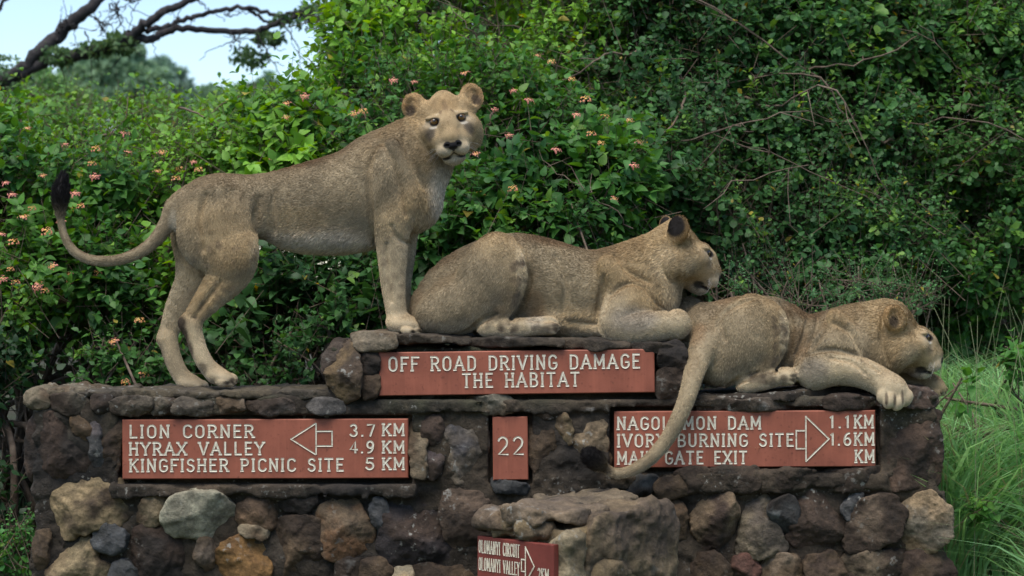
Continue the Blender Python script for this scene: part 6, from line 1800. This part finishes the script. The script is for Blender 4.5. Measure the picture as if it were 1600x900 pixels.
distant_tree('tree with haze painted blue green into its leaves and a rounded top in the middle of the sky gap', [(262, 140, 36, 36), (240, 170, 50, 45), (288, 172, 34, 40), (248, 112, 22, 20)], 30, 0.24, ((0.14, 0.23, 0.18), (0.26, 0.37, 0.26)), 83)
distant_tree('far tree standing at the foot of the sky gap, near the tall shrub', [(335, 190, 44, 36), (380, 180, 46, 44), (330, 160, 22, 24), (420, 170, 44, 50)], 20, 0.18, FAR_HAZE, 87)
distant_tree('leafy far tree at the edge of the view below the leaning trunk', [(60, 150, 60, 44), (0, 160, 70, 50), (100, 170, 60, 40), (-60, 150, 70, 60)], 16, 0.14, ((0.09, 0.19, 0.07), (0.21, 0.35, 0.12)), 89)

# ------------------------------------------------------------------ grass
def grass(n, region, hmin, hmax, seed, cols, wid=0.0065):
    r = np.random.default_rng(seed)
    x = region[0] + (region[1] - region[0]) * r.random(n); y = region[2] + (region[3] - region[2]) * r.random(n)
    den = fbm(np.stack([x * 2.2, y * 2.2, 0 * x], -1), 2, seed) + 0.8 * r.random(n) > 0.0
    x, y = x[den], y[den]
    ok = ~((x > wx(30)) & (x < wx(1500)) & (y < 0.66) & (y > -0.13)) & ~((x > 1.2) & (x < 2.32) & (y < 0.35) & (y > -2))
    x, y = x[ok], y[ok]; n = len(x)
    b = np.stack([x, y, ground_z(x, y) - 0.01], 1)
    h = hmin + (hmax - hmin) * r.random(n) ** 1.3 * (0.8 + 0.35 * vnoise(b * 1.6, seed))
    tuft = np.stack([vnoise(b * 4.5, seed + 1), vnoise(b * 4.5, seed + 2), 0 * x], 1)
    lean = 0.34 * tuft + 0.42 * r.normal(size=(n, 3)) * np.array([1, 1, 0]); 
    s = norm(np.stack([r.normal(size=n), 0.4 * r.normal(size=n), 0 * x], 1))
    ts = np.linspace(0, 1, 5)
    wide = np.where(r.random(n) < 0.18, 1.9, 1.0)
    V = []
    for t in ts:
        c = b + np.array((0, 0, 1.0)) * (h * (t - 0.30 * t ** 3))[:, None] + lean * (h * t ** 2.1)[:, None]
        w = (wid * wide * (0.5 + 0.8 * r.random(n)) * (1 - t ** 1.8) + 0.0003)[:, None] if t == 0 else None
        if t == 0: w0 = w
        ww = w0 * (1 - t ** 1.8) + 0.0003
        V += [c - s * ww, c + s * ww]
    V = np.stack(V, 1)
    k = np.arange(n)[:, None] * 10
    Q = np.concatenate([k + np.array([[2 * i, 2 * i + 1, 2 * i + 3, 2 * i + 2]]) for i in range(4)])
    mx = np.clip(0.5 + 0.4 * vnoise(b * 2.5, seed + 5) + 0.25 * r.normal(size=n), 0, 1)[:, None]
    col = np.array(cols[0]) + (np.array(cols[1]) - np.array(cols[0])) * mx
    dry = r.random(n) < 0.12
    col[dry] = np.array((0.32, 0.29, 0.13)) * (0.7 + 0.5 * r.random((dry.sum(), 1)))
    return V.reshape(-1, 3), None, Q, np.repeat(col, 10, 0)
GR = ((0.17, 0.32, 0.095), (0.36, 0.54, 0.21))
parts = [grass(42000, (1.7, 4.0, 0.1, 2.2), 0.50, 1.30, 91, GR), grass(9000, (1.88, 3.4, -1.4, 0.6), 0.25, 0.70, 93, GR), grass(5000, (-4.2, 1.8, 0.66, 1.4), 0.15, 0.5, 95, ((0.03, 0.08, 0.02), (0.06, 0.14, 0.03))), grass(6000, (-4.6, 4.6, -3.4, -0.6), 0.1, 0.3, 97, GR), grass(2500, (1.0, 2.6, 0.72, 1.3), 0.5, 1.0, 99, ((0.05, 0.12, 0.04), (0.11, 0.22, 0.06)), 0.0035)]
rs = np.random.default_rng(123)
a_ = np.stack([rs.uniform(1.95, 3.6, 160), rs.uniform(0.2, 2.4, 160), np.zeros(160)], 1); a_[:, 2] = ground_z(a_[:, 0], a_[:, 1])
b_e = a_ + np.stack([0.35 * rs.normal(size=160), 0.25 * rs.normal(size=160), rs.uniform(0.7, 1.35, 160)], 1)
v_, q_ = thin_tubes(a_, b_e, 0.0028, 0.0012)
parts.append((v_, None, q_, np.tile(np.array((0.34, 0.31, 0.15)), (len(v_), 1))))
V, F, C = merge(parts)
tag(link('grass', np_mesh('grass', V, F, False, C * np.array((0.86, 1.0, 1.12))), M_GRASS), 'tall bright green grass growing round the wall', 'grass', kind='stuff')

# ------------------------------------------------------------------ unseen bush added behind the camera to shut off the low sky there
parts = []
for k_ in range(9):
    x_ = -28 + 7 * k_
    parts.append(leaf_cloud([((x_, -24 + 2 * math.sin(k_ * 2.1), 2.6), (5.0, 2.2, 3.6)), ((x_ + 2, -25, 5.0 + math.sin(k_ * 1.3)), (4.0, 2.0, 3.2))], 900, 0.55, ((0.03, 0.075, 0.025), (0.07, 0.15, 0.045)), 300 + k_))
V, F, C = merge([(v, f[0] if f[0].shape[1] == 3 else None, f[-1] if f[-1].shape[1] == 4 else None, c) for v, f, c in parts])
tag(link('sky_block_bush', np_mesh('sky_block_bush', V, F, False, C), M_LEAF_FAR), 'unseen dense green bush added opposite the wall to shut off the low sky', 'sky_block_bush', kind='stuff')
